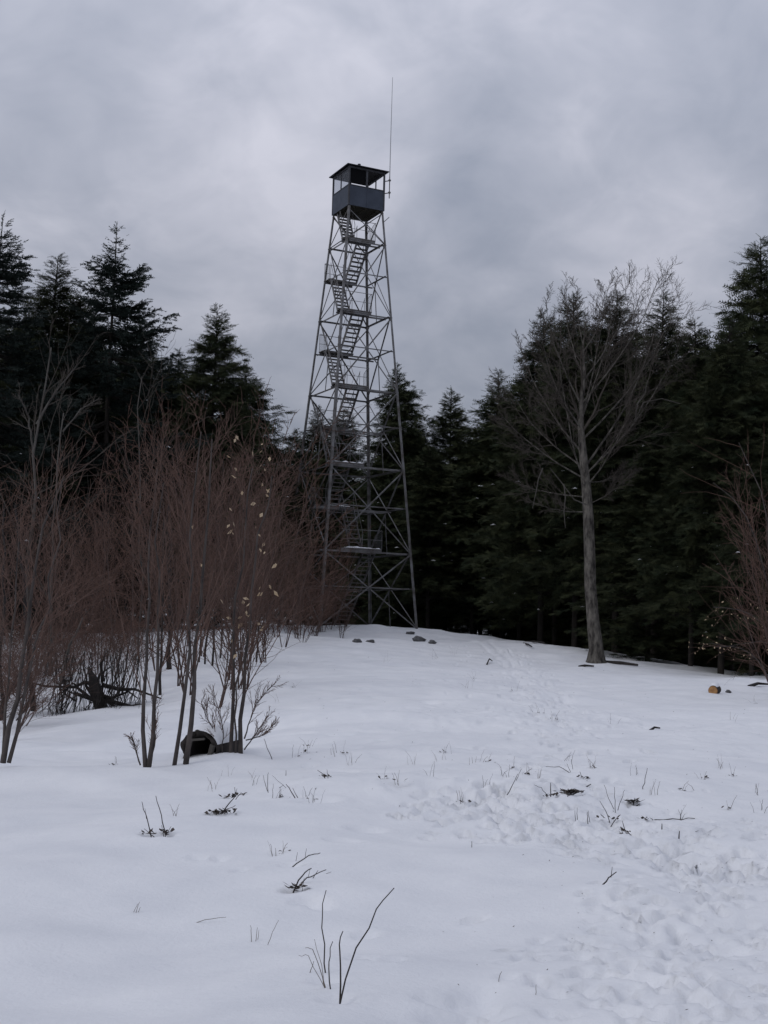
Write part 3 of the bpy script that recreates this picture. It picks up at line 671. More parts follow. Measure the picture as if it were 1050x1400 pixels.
def leaves_mesh(name, spots, size, mat_, parent, rng, base):
    V, F_ = [], []
    for p in spots:
        a = rng.uniform(0, 6.28); s = size * rng.uniform(.6, 1.2); d = unit(np.array([math.cos(a) * .7, math.sin(a) * .7, rng.uniform(-1.2, -.1)])); y = unit(np.cross(d, rng.normal(0, 1, 3))); z = np.cross(d, y)
        b = len(V); p = p - base
        V += [p, p + d * s * .45 + y * s * .26 + z * s * .06, p + d * s, p + d * s * .45 - y * s * .26 + z * s * .06, p + d * s * .5 - z * s * .05]
        F_ += [(b, b + 1, b + 4), (b + 1, b + 2, b + 4), (b + 2, b + 3, b + 4), (b + 3, b, b + 4)]
    o = mesh_arrays(name, np.array(V), np.array(F_), mat_, parent); o['kind'] = 'stuff'; return o

# the bare maple
mb = ground(815, 905); MD = mb[1]; rng = np.random.default_rng(3)
def mp_(px, py, dd=0): return at(px, py, MD + dd)
T = np.array([mb - UP * .3, mb + UP * .12, mb + UP * .5, mp_(811, 850), mp_(807, 800), mp_(806, 750), mp_(804, 700), mp_(801, 660), mp_(797, 620), mp_(794, 585), mp_(795, 550), mp_(799, 510), mp_(797, 475), mp_(801, 440)])
Tr = np.array([.54, .38, .30, .255, .24, .23, .215, .195, .17, .125, .09, .06, .035, .014])
maple = empty('bare_maple_tree', mb, 'large leafless maple with a thick grey trunk standing before the dark hemlocks', 'tree')
tube_object('trunk', [(T - mb, Tr, 0)], M_maple, maple, (14,))
prm = dict(pts=(8, 7, 6, 5, 4), wob=(.07, .08, .10, .11, .12), trop=(.04, .05, .045, .03, .02), n=(11, 7, 5, 4), t0=(.18, .15, .12, .1), ang=((.35, .75), (.4, .8), (.45, .9), (.4, .9)), len=(.50, .50, .52, .55), rad=(.5, .5, .55, .6), rmin=.0075)
LIMB = [((798, 515, 0), (765, 400, 2.0), .07), ((798, 520, 0), (865, 385, 2.2), .08), ((797, 550, 0), (900, 385, -1.8), .09), ((797, 600, 0), (930, 410, 1.8), .10), ((798, 640, 0), (700, 530, 2.0), .09), ((797, 590, 0), (728, 440, -1.8), .09), ((796, 570, 0), (840, 400, -2.2), .09), ((800, 650, 0), (900, 500, -2), .08), ((798, 480, 0), (840, 392, -.5), .06), ((797, 470, 0), (786, 395, .8), .06), ((795, 555, 0), (745, 410, -1), .09), ((795, 570, 0), (822, 395, 1.5), .10), ((799, 640, 0), (905, 400, 1.2), .11), ((799, 650, 0), (935, 470, .3), .09),
        ((797, 620, 0), (715, 480, .6), .10), ((800, 655, 0), (680, 560, -.8), .085), ((801, 665, 0), (870, 560, -1.6), .08), ((802, 680, 0), (690, 650, .8), .07), ((804, 700, 0), (735, 690, -1.2), .055), ((802, 672, 0), (760, 470, -2.2), .085), ((801, 660, 0), (860, 640, 1.6), .055), ((803, 690, 0), (865, 655, -.8), .05)]
for (ax_, ay_, ad), (bx_, by_, bd), r in LIMB:
    a = mp_(ax_, ay_, ad); b = mp_(bx_, by_, bd); n = 9; s = np.linspace(0, 1, n)[:, None]
    out_d = (b - a) * np.array([1, 1, 0]); bow = np.linalg.norm(b - a) * .10
    pts = a + (b - a) * s + unit(out_d + 1e-6) * bow * .5 * np.sin(s * math.pi) - UP * bow * .3 * np.sin(s * math.pi) + np.cumsum(rng.normal(0, .055, (n, 3)), 0) * s
    r *= .48; rr = r * (1 - .86 * s[:, 0] ** .7); L = np.linalg.norm(b - a)
    o2 = []; branch(o2, pts, rr, L * .8, 0, prm, rng)
    limb = tube_object('limb', [(pts - mb, rr, 0)], M_maple, maple, (8,))
    tube_object('twigs', [(p - mb, q, lv) for p, q, lv in o2], M_mtwig, limb, (6, 5, 4, 3, 3))
o2 = []; branch(o2, T[8:], Tr[8:], 4.4, 0, dict(prm, n=(12, 7, 5, 3), t0=(.05, .15, .12, .1)), rng)
tube_object('twigs', [(p - mb, q, lv) for p, q, lv in o2], M_mtwig, maple, (6, 5, 4, 3, 3))
# broken hanging branches below the crown
for P in ([(742, 640), (736, 655), (733, 672), (728, 695)], [(771, 662), (773, 680), (771, 700), (773, 722)], [(802, 690), (785, 683), (768, 660), (752, 640)], [(868, 575), (880, 550), (905, 545), (930, 552)], [(868, 575), (872, 552), (882, 538), (885, 520)]):
    w = np.array([mp_(x, y, -1.5) for x, y in P]); tube_object('broken_branch', [(w - mb, np.linspace(.026, .012, len(w)), 0)], M_gtree, maple, (5,))

# red-brown thicket saplings (copies of a few kinds)
TP = dict(pts=(8, 6, 5, 4), wob=(.07, .11, .15, .18), trop=(.04, .045, .035, .015), n=(13, 6, 3), t0=(.07, .1, .1), ang=((.3, .95), (.4, 1.1), (.4, 1.1)), len=(.44, .5, .55), rad=(.5, .55, .6), rmin=.0058)
def sapling_proto(seed, H, ns):
    rng = np.random.default_rng(seed); lines = []
    for k in range(ns):
        a = rng.uniform(0, 6.28); b = np.array([math.cos(a), math.sin(a), 0]) * rng.uniform(.02, .16) - UP * .15
        d = unit(np.array([math.cos(a) * rng.uniform(.04, .55), math.sin(a) * rng.uniform(.04, .55), 1.0])); L = H * rng.uniform(.75, 1.0)
        grow(lines, b, d, L, .006 + .0021 * L * rng.uniform(.8, 1.2), 0, TP, rng, .2)
    root = bpy.data.objects.new('bare_sapling', None); COL.objects.link(root); root.empty_display_size = .2; root['H'] = H
    tube_object('trunk', [l for l in lines if l[2] < 1], M_rstem, root, (6,))
    tube_object('twigs', [l for l in lines if l[2] >= 1], M_red, root, (5, 4, 3, 3))
    return root
SAP = [sapling_proto(300 + i, H, ns) for i, (H, ns) in enumerate(((5.5, 4), (5.0, 5), (6.0, 3), (4.5, 5), (5.5, 3)))]
srng = np.random.default_rng(8); SG_L = 'slender red-brown bare sapling in the dense thicket beside the fire tower'
def put_sap(px, top, d, label=SG_L, group='bare saplings of the red-brown thicket', proto=None, fat=1.0, tilt=0.0):
    pr = SAP[srng.integers(len(SAP))] if proto is None else SAP[proto]; p = at(px, top, d); g = h1(p[0], d); Ht = max(p[2] - g, 1.2)
    if id(pr) in used: r = copy_tree(pr)
    else: r = pr; used.add(id(pr))
    s = Ht / pr['H']; fs = min(1.35, max(s, .8)) * fat
    r.location = (p[0], d, g); r.scale = (fs, fs, s); r.rotation_euler = (0, -tilt, srng.uniform(0, 6.28)); tag(r, label, 'sapling', group); return r
THK = [(0, 650, 24), (35, 690, 27), (20, 640, 33), (60, 665, 36), (105, 650, 30), (130, 640, 33), (150, 630, 36), (100, 690, 40), (180, 625, 31), (205, 600, 27), (225, 590, 36), (250, 580, 31), (275, 560, 28), (300, 555, 34), (290, 575, 41),
       (325, 560, 30), (345, 580, 37), (360, 600, 43), (330, 600, 46), (375, 620, 39), (390, 650, 46), (405, 690, 50), (380, 660, 52), (415, 720, 52), (430, 745, 55), (445, 770, 57), (470, 790, 59), (410, 760, 57), (240, 640, 42), (200, 650, 43), (160, 670, 44), (120, 680, 47), (60, 700, 46), (10, 690, 42), (395, 800, 58),
       (310, 620, 25), (345, 650, 27), (265, 650, 24), (-25, 660, 28), (-15, 700, 36), (30, 730, 21), (95, 740, 37), (140, 700, 39), (355, 700, 40), (365, 740, 47), (300, 700, 47), (225, 700, 47), (420, 800, 50)]
THK = [t for i, t in enumerate(THK) if i % 4 != 1]
THK += [(430, 700, 56), (415, 690, 54)]
THK += [(-10, 850, 33), (8, 860, 30), (22, 850, 36), (40, 862, 33), (58, 850, 38), (75, 855, 42), (95, 850, 40), (115, 845, 45), (135, 850, 42), (160, 840, 47), (180, 850, 44), (200, 840, 48), (225, 840, 49), (250, 830, 50), (20, 880, 27), (90, 870, 46), (140, 860, 50), (420, 770, 62), (440, 790, 64), (455, 780, 66)] + [(x + (i * 37 % 11) - 5, 885 + (i * 29 % 19) - 9, (23.5 if x < 50 else 33) + (i * 17 % 12)) for i, x in enumerate(range(-16, 200, 9))]
for px, top, d in THK: put_sap(px + srng.uniform(-6, 6), top, d)
# shrubs at the right edge of the picture
for i, (px, top, d, fat, lab) in enumerate(((1100, 575, 27, 1.1, 'tall reddish bare shrub leaning in from the right edge'), (1075, 610, 29, .75, 'slender tall bare sapling reaching in high above the right-edge shrubs'), (1062, 700, 33, 1.2, 'shorter bare shrub behind the leaning reddish one'), (1100, 740, 25, 1.1, 'low dense reddish shrub at the right edge below the tallest one'), (1068, 800, 31, 1.0, 'small reddish shrub standing out before the dark wood'), (1100, 650, 34, 1.0, 'reddish shrub set back behind the others at the right edge'))):
    put_sap(px, top, d, lab, 'bare shrubs at the wood edge', fat=fat, tilt=.32)

# pale bare trees in front of the spruces
def poly_tree(name, stems, d, label, prm_, seed, m1, m2, group=None, cut=1, jit=.5, cat='tree'):
    rng = np.random.default_rng(seed); lines = []; base = None
    for pts, r0, r1 in stems:
        w = []
        for i, (x, y) in enumerate(pts): w.append(at(x, y, d + (rng.normal(0, jit) if i else 0) * i / len(pts)))
        w = np.array(w)
        if base is None: base = w[0].copy()
        # resample to 9 points, smooth
        t = np.r_[0, np.cumsum(np.linalg.norm(np.diff(w, axis=0), axis=1))]; s = np.linspace(0, t[-1], 10)
        q = np.stack([np.interp(s, t, w[:, k]) for k in range(3)], 1); q[1:-1] = (q[:-2] + q[1:-1] * 2 + q[2:]) / 4; q[1:-1] += rng.normal(0, t[-1] * .0065, (8, 3))
        rr = r1 + (r0 - r1) * (1 - np.linspace(0, 1, 10) ** .75) * .92; rr = rr * .84; lines.append((q, rr, 0)); branch(lines, q, rr, t[-1], 0, prm_, rng)
    base[2] = h1(base[0], base[1]); return bare_tree(name, lines, m1, m2, label, cat, group, base, cut), lines
GP = dict(pts=(8, 6, 5, 4), wob=(.08, .12, .16, .2), trop=(.04, .05, .04, .02), n=(9, 6, 4), t0=(.25, .15, .1), ang=((.35, .8), (.4, .85), (.4, .9)), len=(.38, .5, .5), rad=(.5, .5, .6), rmin=.007)
poly_tree('bare_tree', [([(40, 930), (42, 660), (52, 560), (70, 475)], .10, .025), ([(46, 620), (40, 570), (25, 540)], .05, .02), ([(50, 580), (80, 530), (105, 500)], .05, .02)], 38, 'pale grey leafless tree standing before the spruces, above the thicket', GP, 41, M_gtree, M_mtwig)
poly_tree('bare_tree', [([(68, 930), (75, 660), (84, 600), (87, 565)], .06, .02), ([(86, 590), (110, 560), (135, 545)], .03, .012)], 36, 'slim pale tree forking beside the taller pale grey tree', GP, 42, M_gtree, M_mtwig)
poly_tree('bare_tree', [([(192, 930), (192, 700), (193, 560), (194, 515)], .05, .015)], 40, 'thin straight pale pole of a tree before the tallest spruce', GP, 43, M_gtree, M_mtwig)
# near clumps on the snow crest
NP = dict(pts=(8, 7, 5, 4), wob=(.04, .07, .12, .16), trop=(.03, .06, .05, .02), n=(14, 7, 4), t0=(.2, .12, .1), ang=((.3, .6), (.35, .75), (.35, .85)), len=(.36, .46, .5), rad=(.32, .5, .6), rmin=.0028)
def dclump(px, py): return ground(px, py)[1]
G_NEAR = 'sapling clumps on the snow crest'
poly_tree('sapling_clump', [([(199, 1050), (199, 1000), (196, 930), (204, 860), (204, 760), (215, 640)], .034, .006), ([(203, 1050), (207, 1000), (215, 930), (215, 860), (211, 760), (224, 660)], .035, .006),
                            ([(192, 1046), (183, 1018), (179, 1005)], .012, .005), ([(206, 1048), (212, 1010), (212, 960)], .012, .006)], 13.75, 'twin-stemmed grey sapling clump rising from the snow crest', NP, 51, M_stem, M_stwig, G_NEAR, jit=.15, cat='sapling')
poly_tree('sapling_clump', [([(238, 1049), (243, 1010), (252, 950), (257, 890), (262, 780), (268, 640), (275, 590)], .032, .007), ([(254, 1045), (257, 990), (265, 920), (270, 850), (282, 740), (290, 600)], .042, .008)], 13.9,
          'two leaning grey sapling stems beside the hollow log', NP, 52, M_stem, M_stwig, G_NEAR, jit=.2, cat='sapling')
clumpC, linesC = poly_tree('sapling_clump', [([(315, 1032), (317, 980), (314, 930), (322, 850), (330, 740), (345, 640)], .032, .007), ([(329, 1032), (332, 980), (337, 920), (338, 850), (352, 740), (372, 650)], .036, .007), ([(322, 1030), (322, 960), (326, 900), (345, 820)], .016, .005),
                            ([(304, 1029), (296, 1005), (285, 985), (275, 960)], .010, .003), ([(304, 1029), (306, 1000), (300, 970), (290, 945)], .010, .003), ([(334, 1025), (352, 1000), (368, 975)], .011, .003), ([(334, 1010), (350, 960), (376, 935)], .012, .003), ([(336, 1012), (362, 1005), (378, 985)], .010, .003)], 14.5,
          'sapling clump with dried tan leaves and low arching branches', NP, 53, M_stem, M_stwig, G_NEAR, jit=.2, cat='sapling')
poly_tree('sapling_clump', [([(4, 1043), (10, 1010), (24, 950), (34, 890), (48, 800), (62, 690), (88, 650)], .042, .008), ([(12, 1043), (20, 1005), (28, 985), (52, 880), (75, 790), (85, 660)], .030, .006), ([(4, 1043), (6, 990), (12, 930), (18, 850), (26, 740)], .026, .006), ([(22, 985), (35, 970), (40, 955)], .012, .006)], 13.7,
          'sapling clump leaning inward at the left edge of the snow', NP, 54, M_stem, M_stwig, G_NEAR, jit=.2, cat='sapling')
rng = np.random.default_rng(61); ends = [p for p, r, lv in linesC if lv >= 2]
b_ = np.array(clumpC.location); sel = [q[rng.integers(1, len(q))] for q in (ends[i] for i in rng.choice(len(ends), min(150, len(ends)), False))]
sel = [p for p in sel if p[2] > 1.2][:95]
leaves_mesh('leaves', sel, .08, M_leaf, clumpC, rng, b_)
# dark stems behind, on the slope
DPm = dict(NP, n=(6, 4, 3), len=(.3, .45, .5), t0=(.35, .2, .1))
for i, (xb, yb, xt, yt, r, d, lab) in enumerate(((272, 905, 283, 760, .035, 36, 'dark stem on the slope, first of the row behind the hollow log'), (280, 908, 296, 740, .04, 35.5, 'dark stem leaning in the row behind the hollow log, second from its start'), (290, 910, 300, 750, .045, 35, 'stout dark stem in the middle of the row behind the hollow log'),
     (301, 900, 310, 770, .035, 37, 'thin dark stem between the stout one and the leafy sapling clump'), (312, 930, 322, 790, .045, 33, 'dark stem standing lowest of the row behind the leafy sapling clump'), (350, 905, 362, 790, .04, 37, 'dark stem at the uphill end of the row, right of the leafy clump'),
     (232, 915, 231, 800, .095, 36, 'thick dark trunk on the slope behind the twin-stemmed clump'), (219, 950, 222, 820, .05, 30, 'dark trunk just right of the twin-stemmed clump, behind it'), (46, 972, 30, 800, .085, 28, 'thick dark leaning trunk behind the left edge clump'), (1, 985, 4, 800, .06, 26, 'dark trunk touching the left edge of the photo'))):
    poly_tree('dark_stem', [([(xb, yb + 4), ((xb * 2 + xt) / 3, (yb * 2 + yt) / 3), (xt, yt), (xt + (xt - xb) * .6, yt - 110)], r, r * .3)], ground(xb, yb)[1] if yb < 1040 else d, lab, DPm, 400 + i, M_dark, M_stwig, 'dark stems on the slope behind the clumps', cat='sapling')
# uprooted tree with its tangle of hanging dead twigs
ub = ground(140, 968); UD = ub[1]; rng = np.random.default_rng(71)
upr = empty('uprooted_tree', ub, 'dark uprooted tree lying among a tangle of drooping dead twigs', 'dead tree')
def up_(L_, jit=.35): return np.array([at(x, y, UD + rng.normal(0, jit) * .5) for x, y in L_])
chunk = [(up_([(141, 982), (137, 962), (130, 940), (126, 925), (121, 912)], .1) - ub, np.array([.10, .15, .14, .08, .03]), 0)]
for i in range(11):
    x0, y0 = 134 + rng.normal(0, 6), 945 + rng.normal(0, 14); a_ = rng.choice([rng.uniform(-3.3, -2.6), rng.uniform(-.7, .7), rng.uniform(-1.9, -1.2)]); L_ = rng.uniform(25, 85); x1, y1 = x0 + math.cos(a_) * L_ * 1.1, y0 + math.sin(a_) * L_ * .85
    k1 = rng.normal(0, 7, 2); k2 = rng.normal(0, 7, 2); r_ = rng.uniform(.022, .055)
    chunk.append((up_([(x0, y0), (x0 * .65 + x1 * .35 + k1[0], y0 * .65 + y1 * .35 + k1[1]), (x0 * .3 + x1 * .7 + k2[0], y0 * .3 + y1 * .7 + k2[1]), (x1, y1)], .3) - ub, r_ * np.array([1, .8, .55, .25]), 0))
tube_object('trunk', chunk, M_dark, upr, (9,))
m_l = []
for i in range(150):
    x0 = rng.uniform(62, 195); y0 = rng.uniform(885, 950); x1 = x0 + rng.normal(-14, 12); y1 = rng.uniform(968, 1004) - abs(x1 - 110) * .08
    m_l.append((up_([(x0, y0), ((x0 + x1) / 2 + 4, (y0 * .6 + y1 * .4)), (x1 + 2, y0 * .25 + y1 * .75), (x1, y1)], .9) - ub, np.linspace(.010, .004, 4), 0))
    if rng.random() < .7: p = m_l[-1][0][2]; m_l.append((np.array([p, p + rng.normal(0, .12, 3) - UP * .12, p + rng.normal(0, .2, 3) - UP * .3, p + rng.normal(0, .25, 3) - UP * .4]), np.linspace(.007, .003, 4), 0))
tube_object('twigs', m_l, M_dark, upr, (4,))
pale = poly_tree('snapped_snag', [([(84, 935), (92, 890), (106, 862), (113, 845)], .06, .025)], UD + 1.5, 'pale snow-dusted snapped snag leaning above the uprooted tree', dict(DPm, n=(2, 1, 1)), 72, M_gtree, M_stwig, cat='dead tree')
# tan-leaved beech shrub at the right edge
BP = dict(pts=(7, 6, 4), wob=(.08, .12, .15), trop=(.0, .01, .0), n=(9, 6), t0=(.2, .15), ang=((.4, .9), (.4, .9)), len=(.4, .5), rad=(.5, .6), rmin=.005)
beech, linesB = poly_tree('beech_shrub', [([(1062, 945), (1050, 850), (1020, 835), (975, 830)], .035, .008), ([(1066, 945), (1052, 870), (1030, 880), (980, 885)], .03, .008), ([(1058, 945), (1040, 905), (1015, 885), (960, 880)], .025, .006), ([(1064, 945), (1050, 780), (1020, 700), (975, 660)], .04, .008), ([(1064, 945), (1055, 760), (1035, 650), (1010, 605)], .04, .008)], 30,
          'bare beech shrub at the right edge with rows of dried tan leaves', BP, 73, M_stem, M_red, cat='shrub')
rng = np.random.default_rng(74); sp = []
for p, r, lv in linesB:
    if lv >= 1:
        for q in p[1:]:
            if 0.9 < q[2] < 2.7 and rng.random() < .6: sp.append(q + rng.normal(0, .03, 3))
leaves_mesh('leaves', sp, .065, M_leaf, beech, rng, np.array(beech.location))

# ------------------------------------------------------------------ hollow log, logs, rocks, sticks
def rock(name, pos, dims, label, group, seed, m=M_rock, sink=.25, cap=False):
    rng = np.random.default_rng(seed); nu, nv = 18, 11; V = []
    for j in range(nv):
        ph = math.pi * j / (nv - 1)
        for i in range(nu):
            th = 2 * math.pi * i / nu; d = np.array([math.sin(ph) * math.cos(th), math.sin(ph) * math.sin(th), math.cos(ph)])
            r = 1 + .22 * math.sin(3.1 * d[0] + seed) * math.cos(2.3 * d[1] + seed * 2) + .14 * math.sin(6 * d[2] + 4 * d[0] + seed) + .03 * rng.normal()
            V.append(d * r * np.array(dims))
    F_ = [(j * nu + i, j * nu + (i + 1) % nu, (j + 1) * nu + (i + 1) % nu, (j + 1) * nu + i) for j in range(nv - 1) for i in range(nu)]
    o = mesh_arrays(name, V, [f[::-1] for f in F_], m, smooth=True); o.location = pos + UP * dims[2] * (1 - sink) * .6; tag(o, label, 'rock', group)
    if cap: pass
    return o
G_R = 'rocks poking out of the snow near the tower'
for i, (px, py, dm, lab) in enumerate(((573, 877, (.30, .22, .17), 'largest dark rock in the snow below the right tower leg'), (591, 880, (.22, .16, .11), 'smaller dark rock just right of the largest one by the tower leg'), (488, 878, (.18, .14, .10), 'dark rock in the snow below the near tower leg'),
                                      (506, 878, (.20, .14, .07), 'flat dark stone barely showing in the snow between the tower legs'), (561, 867, (.2, .15, .1), 'small stone at the foot of the right tower leg'))):
    rock('rock', ground(px, py), dm, lab, G_R, 500 + i)
# hollow log lying end-on in the drift
hb = ground(272, 1040); hd = unit(np.array([0.35, 1.0, 0.02])); hl = empty('hollow_log', hb, 'short dark hollow log half buried in the snow crest with a snow cap on top', 'log')
rng = np.random.default_rng(81); nu, R0 = 40, .20
xh = unit(np.cross(hd, UP)); zh = np.cross(xh, hd); cen = UP * .13
def ring(t, rad_, seed, flat=1.0):
    k = np.random.default_rng(seed).uniform(0, 6.28, 3); th = np.arange(nu) * 2 * math.pi / nu
    r = rad_ * (1 + .07 * np.sin(2 * th + k[0]) + .05 * np.sin(5 * th + k[1]) + .03 * np.sin(11 * th + k[2]))
    return np.array([cen + hd * t + xh * (r[i] * 1.12 * math.cos(th[i])) + zh * (r[i] * flat * math.sin(th[i])) for i in range(nu)])
jag = np.random.default_rng(82).normal(0, .012, (nu, 1)) * hd
rings = [ring(.65, .19, 1), ring(.3, .20, 1), ring(.0, .205, 1) + jag, ring(.005, .165, 2) + jag, ring(.25, .14, 2), ring(.6, .12, 2)]
V = np.concatenate(rings); F_ = [(a * nu + i, a * nu + (i + 1) % nu, (a + 1) * nu + (i + 1) % nu, (a + 1) * nu + i) for a in range(5) for i in range(nu)]
mesh_arrays('bark_shell', V, F_, M_dark, hl, smooth=True)
o = mesh_arrays('hollow_back', np.r_[[cen + hd * .6], rings[5]], [(0, 1 + (i + 1) % nu, 1 + i) for i in range(nu)], M_dark, hl)
# broken splinters of wood inside and beside the mouth
m = MB(); m.bar(cen + xh * -.17 + UP * -.14 + hd * -.03, cen + xh * -.10 + UP * .12 + hd * -.02, .035, .05); m.bar(cen + xh * .12 + UP * -.1 + hd * .02, cen + xh * .17 + UP * .06, .03, .06)
m.bar(cen + xh * -.12 + UP * .1 + hd * -.03, cen + xh * .08 + UP * .125 + hd * -.03, .03, .025); m.build('splinter', M_gtree, hl)
X, Y = np.meshgrid(np.linspace(-1, 1, 22), np.linspace(0, 1, 12)); e = np.clip(1 - np.abs(X) ** 2.4, 0, 1)
ang = X * 1.15 + .12; rr = .205 + .075 * e * (np.clip(Y * 4, 0, 1) ** .5) * np.clip((1 - Y) * 8, 0, 1) + .006
vv = cen + hd * (.01 + .62 * Y[..., None]) + xh * (rr * 1.12 * np.sin(ang))[..., None] + zh * (rr * np.cos(ang))[..., None]
ii = np.arange(X.size).reshape(X.shape); qq = np.stack([ii[:-1, :-1], ii[:-1, 1:], ii[1:, 1:], ii[1:, :-1]], -1).reshape(-1, 4)
mesh_arrays('snow_cap', vv, qq, MS, hl, smooth=True)
# cut log with an orange end
lb = ground(977, 948); lg = empty('cut_log', lb, 'short cut log with a bright orange sawn end, topped with snow', 'log')
ld = unit(np.array([.5, .85, .06])); R1 = .125; c0 = UP * .085 - ld * .16; c1 = UP * .085 + ld * .2
m = MB(); m.tube([c0, c0 * .5 + c1 * .5, c1], [R1, R1 * 1.04, R1 * .95], 16, cap=False); m.build('bark', M_dark, lg, smooth=True)
xl = unit(np.cross(ld, UP))
for cc, dd in ((c0, -1), (c1, 1)):
    th = np.arange(16) * 2 * math.pi / 16; vv = [cc + ld * dd * .002] + [cc + ld * dd * .001 + xl * R1 * .97 * math.cos(t) + np.cross(xl, ld) * R1 * .97 * math.sin(t) for t in th]
    mesh_arrays('sawn_end', vv, [(0, 1 + i, 1 + (i + 1) % 16) if dd < 0 else (0, 1 + (i + 1) % 16, 1 + i) for i in range(16)], M_cut, lg)
X, Y = np.meshgrid(np.linspace(-1, 1, 12), np.linspace(0, 1, 8)); rr = R1 + .010 + .06 * (1 - X ** 2) * np.clip(np.minimum(Y, 1 - Y) * 6, 0, 1) ** .5
vv = c0 + (c1 - c0) * (.04 + .92 * Y[..., None]) + xl * (rr * np.sin(X * .8))[..., None] + UP * (rr * np.cos(X * .8))[..., None]
ii = np.arange(X.size).reshape(X.shape); mesh_arrays('snow_cap', vv, np.stack([ii[:-1, :-1], ii[:-1, 1:], ii[1:, 1:], ii[1:, :-1]], -1).reshape(-1, 4), MS, lg, smooth=True)
rock('rock', ground(996, 947), np.array((.09, .07, .05)), 'small dark stone beside the orange-ended cut log', None, 520)
def stick(pts, r, label, seed=0, name='fallen_branch', m=M_dark, lift=.03, group=None):
    w = np.array([ground(x, y) + UP * (lift if i else -.02) for i, (x, y) in enumerate(pts)]); b = w[0].copy()
    o = tube_object(name, [(w - b, np.linspace(r, r * .5, len(w)), 0)], m, None, (6,)); o.location = b; tag(o, label, 'branch', group); return o
G_S = 'fallen branches at the edge of the wood'
stick([(716, 879), (722, 884), (727, 887)], .05, 'short dark stub sticking out by the crest snow lumps', group=G_S, lift=.1)
stick([(718, 877), (730, 880), (745, 882)], .06, 'dark fallen branch on the crest left of the maple', group=G_S, lift=.12)
stick([(792, 911), (800, 912), (812, 913)], .06, 'dark broken branch lying at the left foot of the maple', group=G_S, lift=.06)
stick([(828, 905), (850, 909), (872, 912)], .09, 'fallen log lying right of the maple trunk', group=G_S, lift=.08)
stick([(665, 909), (669, 905), (673, 908)], .03, 'tiny bent twig beside the sled tracks', group=G_S, lift=.12)
stick([(888, 998), (895, 997), (902, 998)], .025, 'short dark twig lying in the snow toward the orange-ended log', group=G_S)
stick([(1024, 938), (1036, 938), (1050, 939)], .06, 'dark stick lying at the right edge below the beech shrub', group=G_S, lift=.08)

# ------------------------------------------------------------------ stalks and twigs standing in the snow
def stalks(name, stems, label, cat='plant', m=M_stalk, group=None, debris=None, seed=0, lean=.25):
    """stems: list of (pixel polyline from its foot, thickness in metres); they stand where the foot meets the snow"""
    rng = np.random.default_rng(seed); g0 = ground(*stems[0][0][0]); lines = []
    for pts, r in stems:
        g = ground(*pts[0]) if 0 <= pts[0][1] - stems[0][0][0][1] + 40 else g0
        d = g[1]; w = [g - UP * .02]; ly = rng.normal(0, lean)
        for x, y in pts[1:]:
            q = at(x, y, d); q[1] += ly * max(q[2] - g[2], 0); q = at(x, y, q[1]); lo = h1(q[0], q[1]) + .004
            w.append(q if q[2] > lo else np.array([q[0], q[1], lo]))
        w = np.array(w); t = np.linspace(0, 1, len(w)); s = np.linspace(0, 1, 7); q = np.stack([np.interp(s, t, w[:, k]) for k in range(3)], 1)
        q[1:-1] += rng.normal(0, np.linalg.norm(w[-1] - w[0]) * .011, (5, 3)); lines.append((q, np.linspace(r, r * .5, 7), 0))
    root = empty(name, g0, label, cat, group)
    for p, r, lv in lines: tube_object('stalk', [(p - g0, r, lv)], m, root, (5,))
    if debris:
        V, F_ = [], []; n, wd = debris
        for i in range(n):
            p = np.array([rng.normal(0, wd * .6), rng.normal(0, wd * .4), 0]); p[2] = h1(g0[0] + p[0], g0[1] + p[1]) - g0[2] + rng.uniform(.0, .25) * wd; a = rng.uniform(0, 6.28); L = rng.uniform(.02, .05); d = np.array([math.cos(a), math.sin(a), rng.uniform(-.1, .8)]) * L; e = np.array([-math.sin(a), math.cos(a), rng.uniform(-.3, .3)]) * L * .35
            b = len(V); V += [p, p + d * .5 + e, p + d, p + d * .5 - e]; F_ += [(b, b + 1, b + 2, b + 3)]
        o = mesh_arrays('dead_leaves', V, F_, M_debris, root); o['kind'] = 'stuff'
    return root
GST = 'dry stalks standing in the snow'
stalks('dry_stalks', [([(465, 1366), (465, 1330), (464, 1300), (464, 1286), (469, 1273)], .0042), ([(465, 1366), (473, 1338), (487, 1298), (503, 1264), (515, 1243), (523, 1230), (539, 1214)], .0040)], 'pair of tall dark stalks forking from one foot, nearest the camera', group=GST, seed=1)
stalks('dry_stalks', [([(446, 1330), (443, 1303), (439, 1268), (440, 1245), (446, 1217)], .0036), ([(453, 1352), (449, 1325), (450, 1306), (455, 1287)], .0032)], 'dark upright stalk with a kink, just behind the nearest forked pair', group=GST, seed=2)
stalks('dry_stalks', [([(447, 1350), (440, 1322), (430, 1284)], .0018), ([(422, 1330), (429, 1314)], .0022), ([(444, 1345), (441, 1337)], .003), ([(440, 1300), (428, 1296), (417, 1296)], .002), ([(434, 1307), (422, 1306), (408, 1306)], .0015)], 'faint straw-thin stems at the foot of the nearest dark stalks', m=M_straw, group=GST, seed=3)
stalks('twig_sprig', [([(401, 1216), (409, 1203), (417, 1193), (426, 1187)], .0055), ([(407, 1206), (420, 1200), (431, 1196), (446, 1189)], .0045), ([(425, 1200), (435, 1190)], .003), ([(436, 1194), (453, 1192)], .002), ([(421, 1199), (424, 1188)], .002), ([(413, 1216), (416, 1200)], .002)], 'branching dark sprig with a clump of dead leaves at its foot', group=GST, debris=(26, .05), seed=4)
stalks('twig_sprig', [([(398, 1183), (415, 1174), (430, 1167), (438, 1166)], .0042), ([(404, 1178), (407, 1165)], .002), ([(417, 1172), (419, 1160)], .0022)], 'low twig leaning over the snow with two short side shoots', group=GST, seed=5)
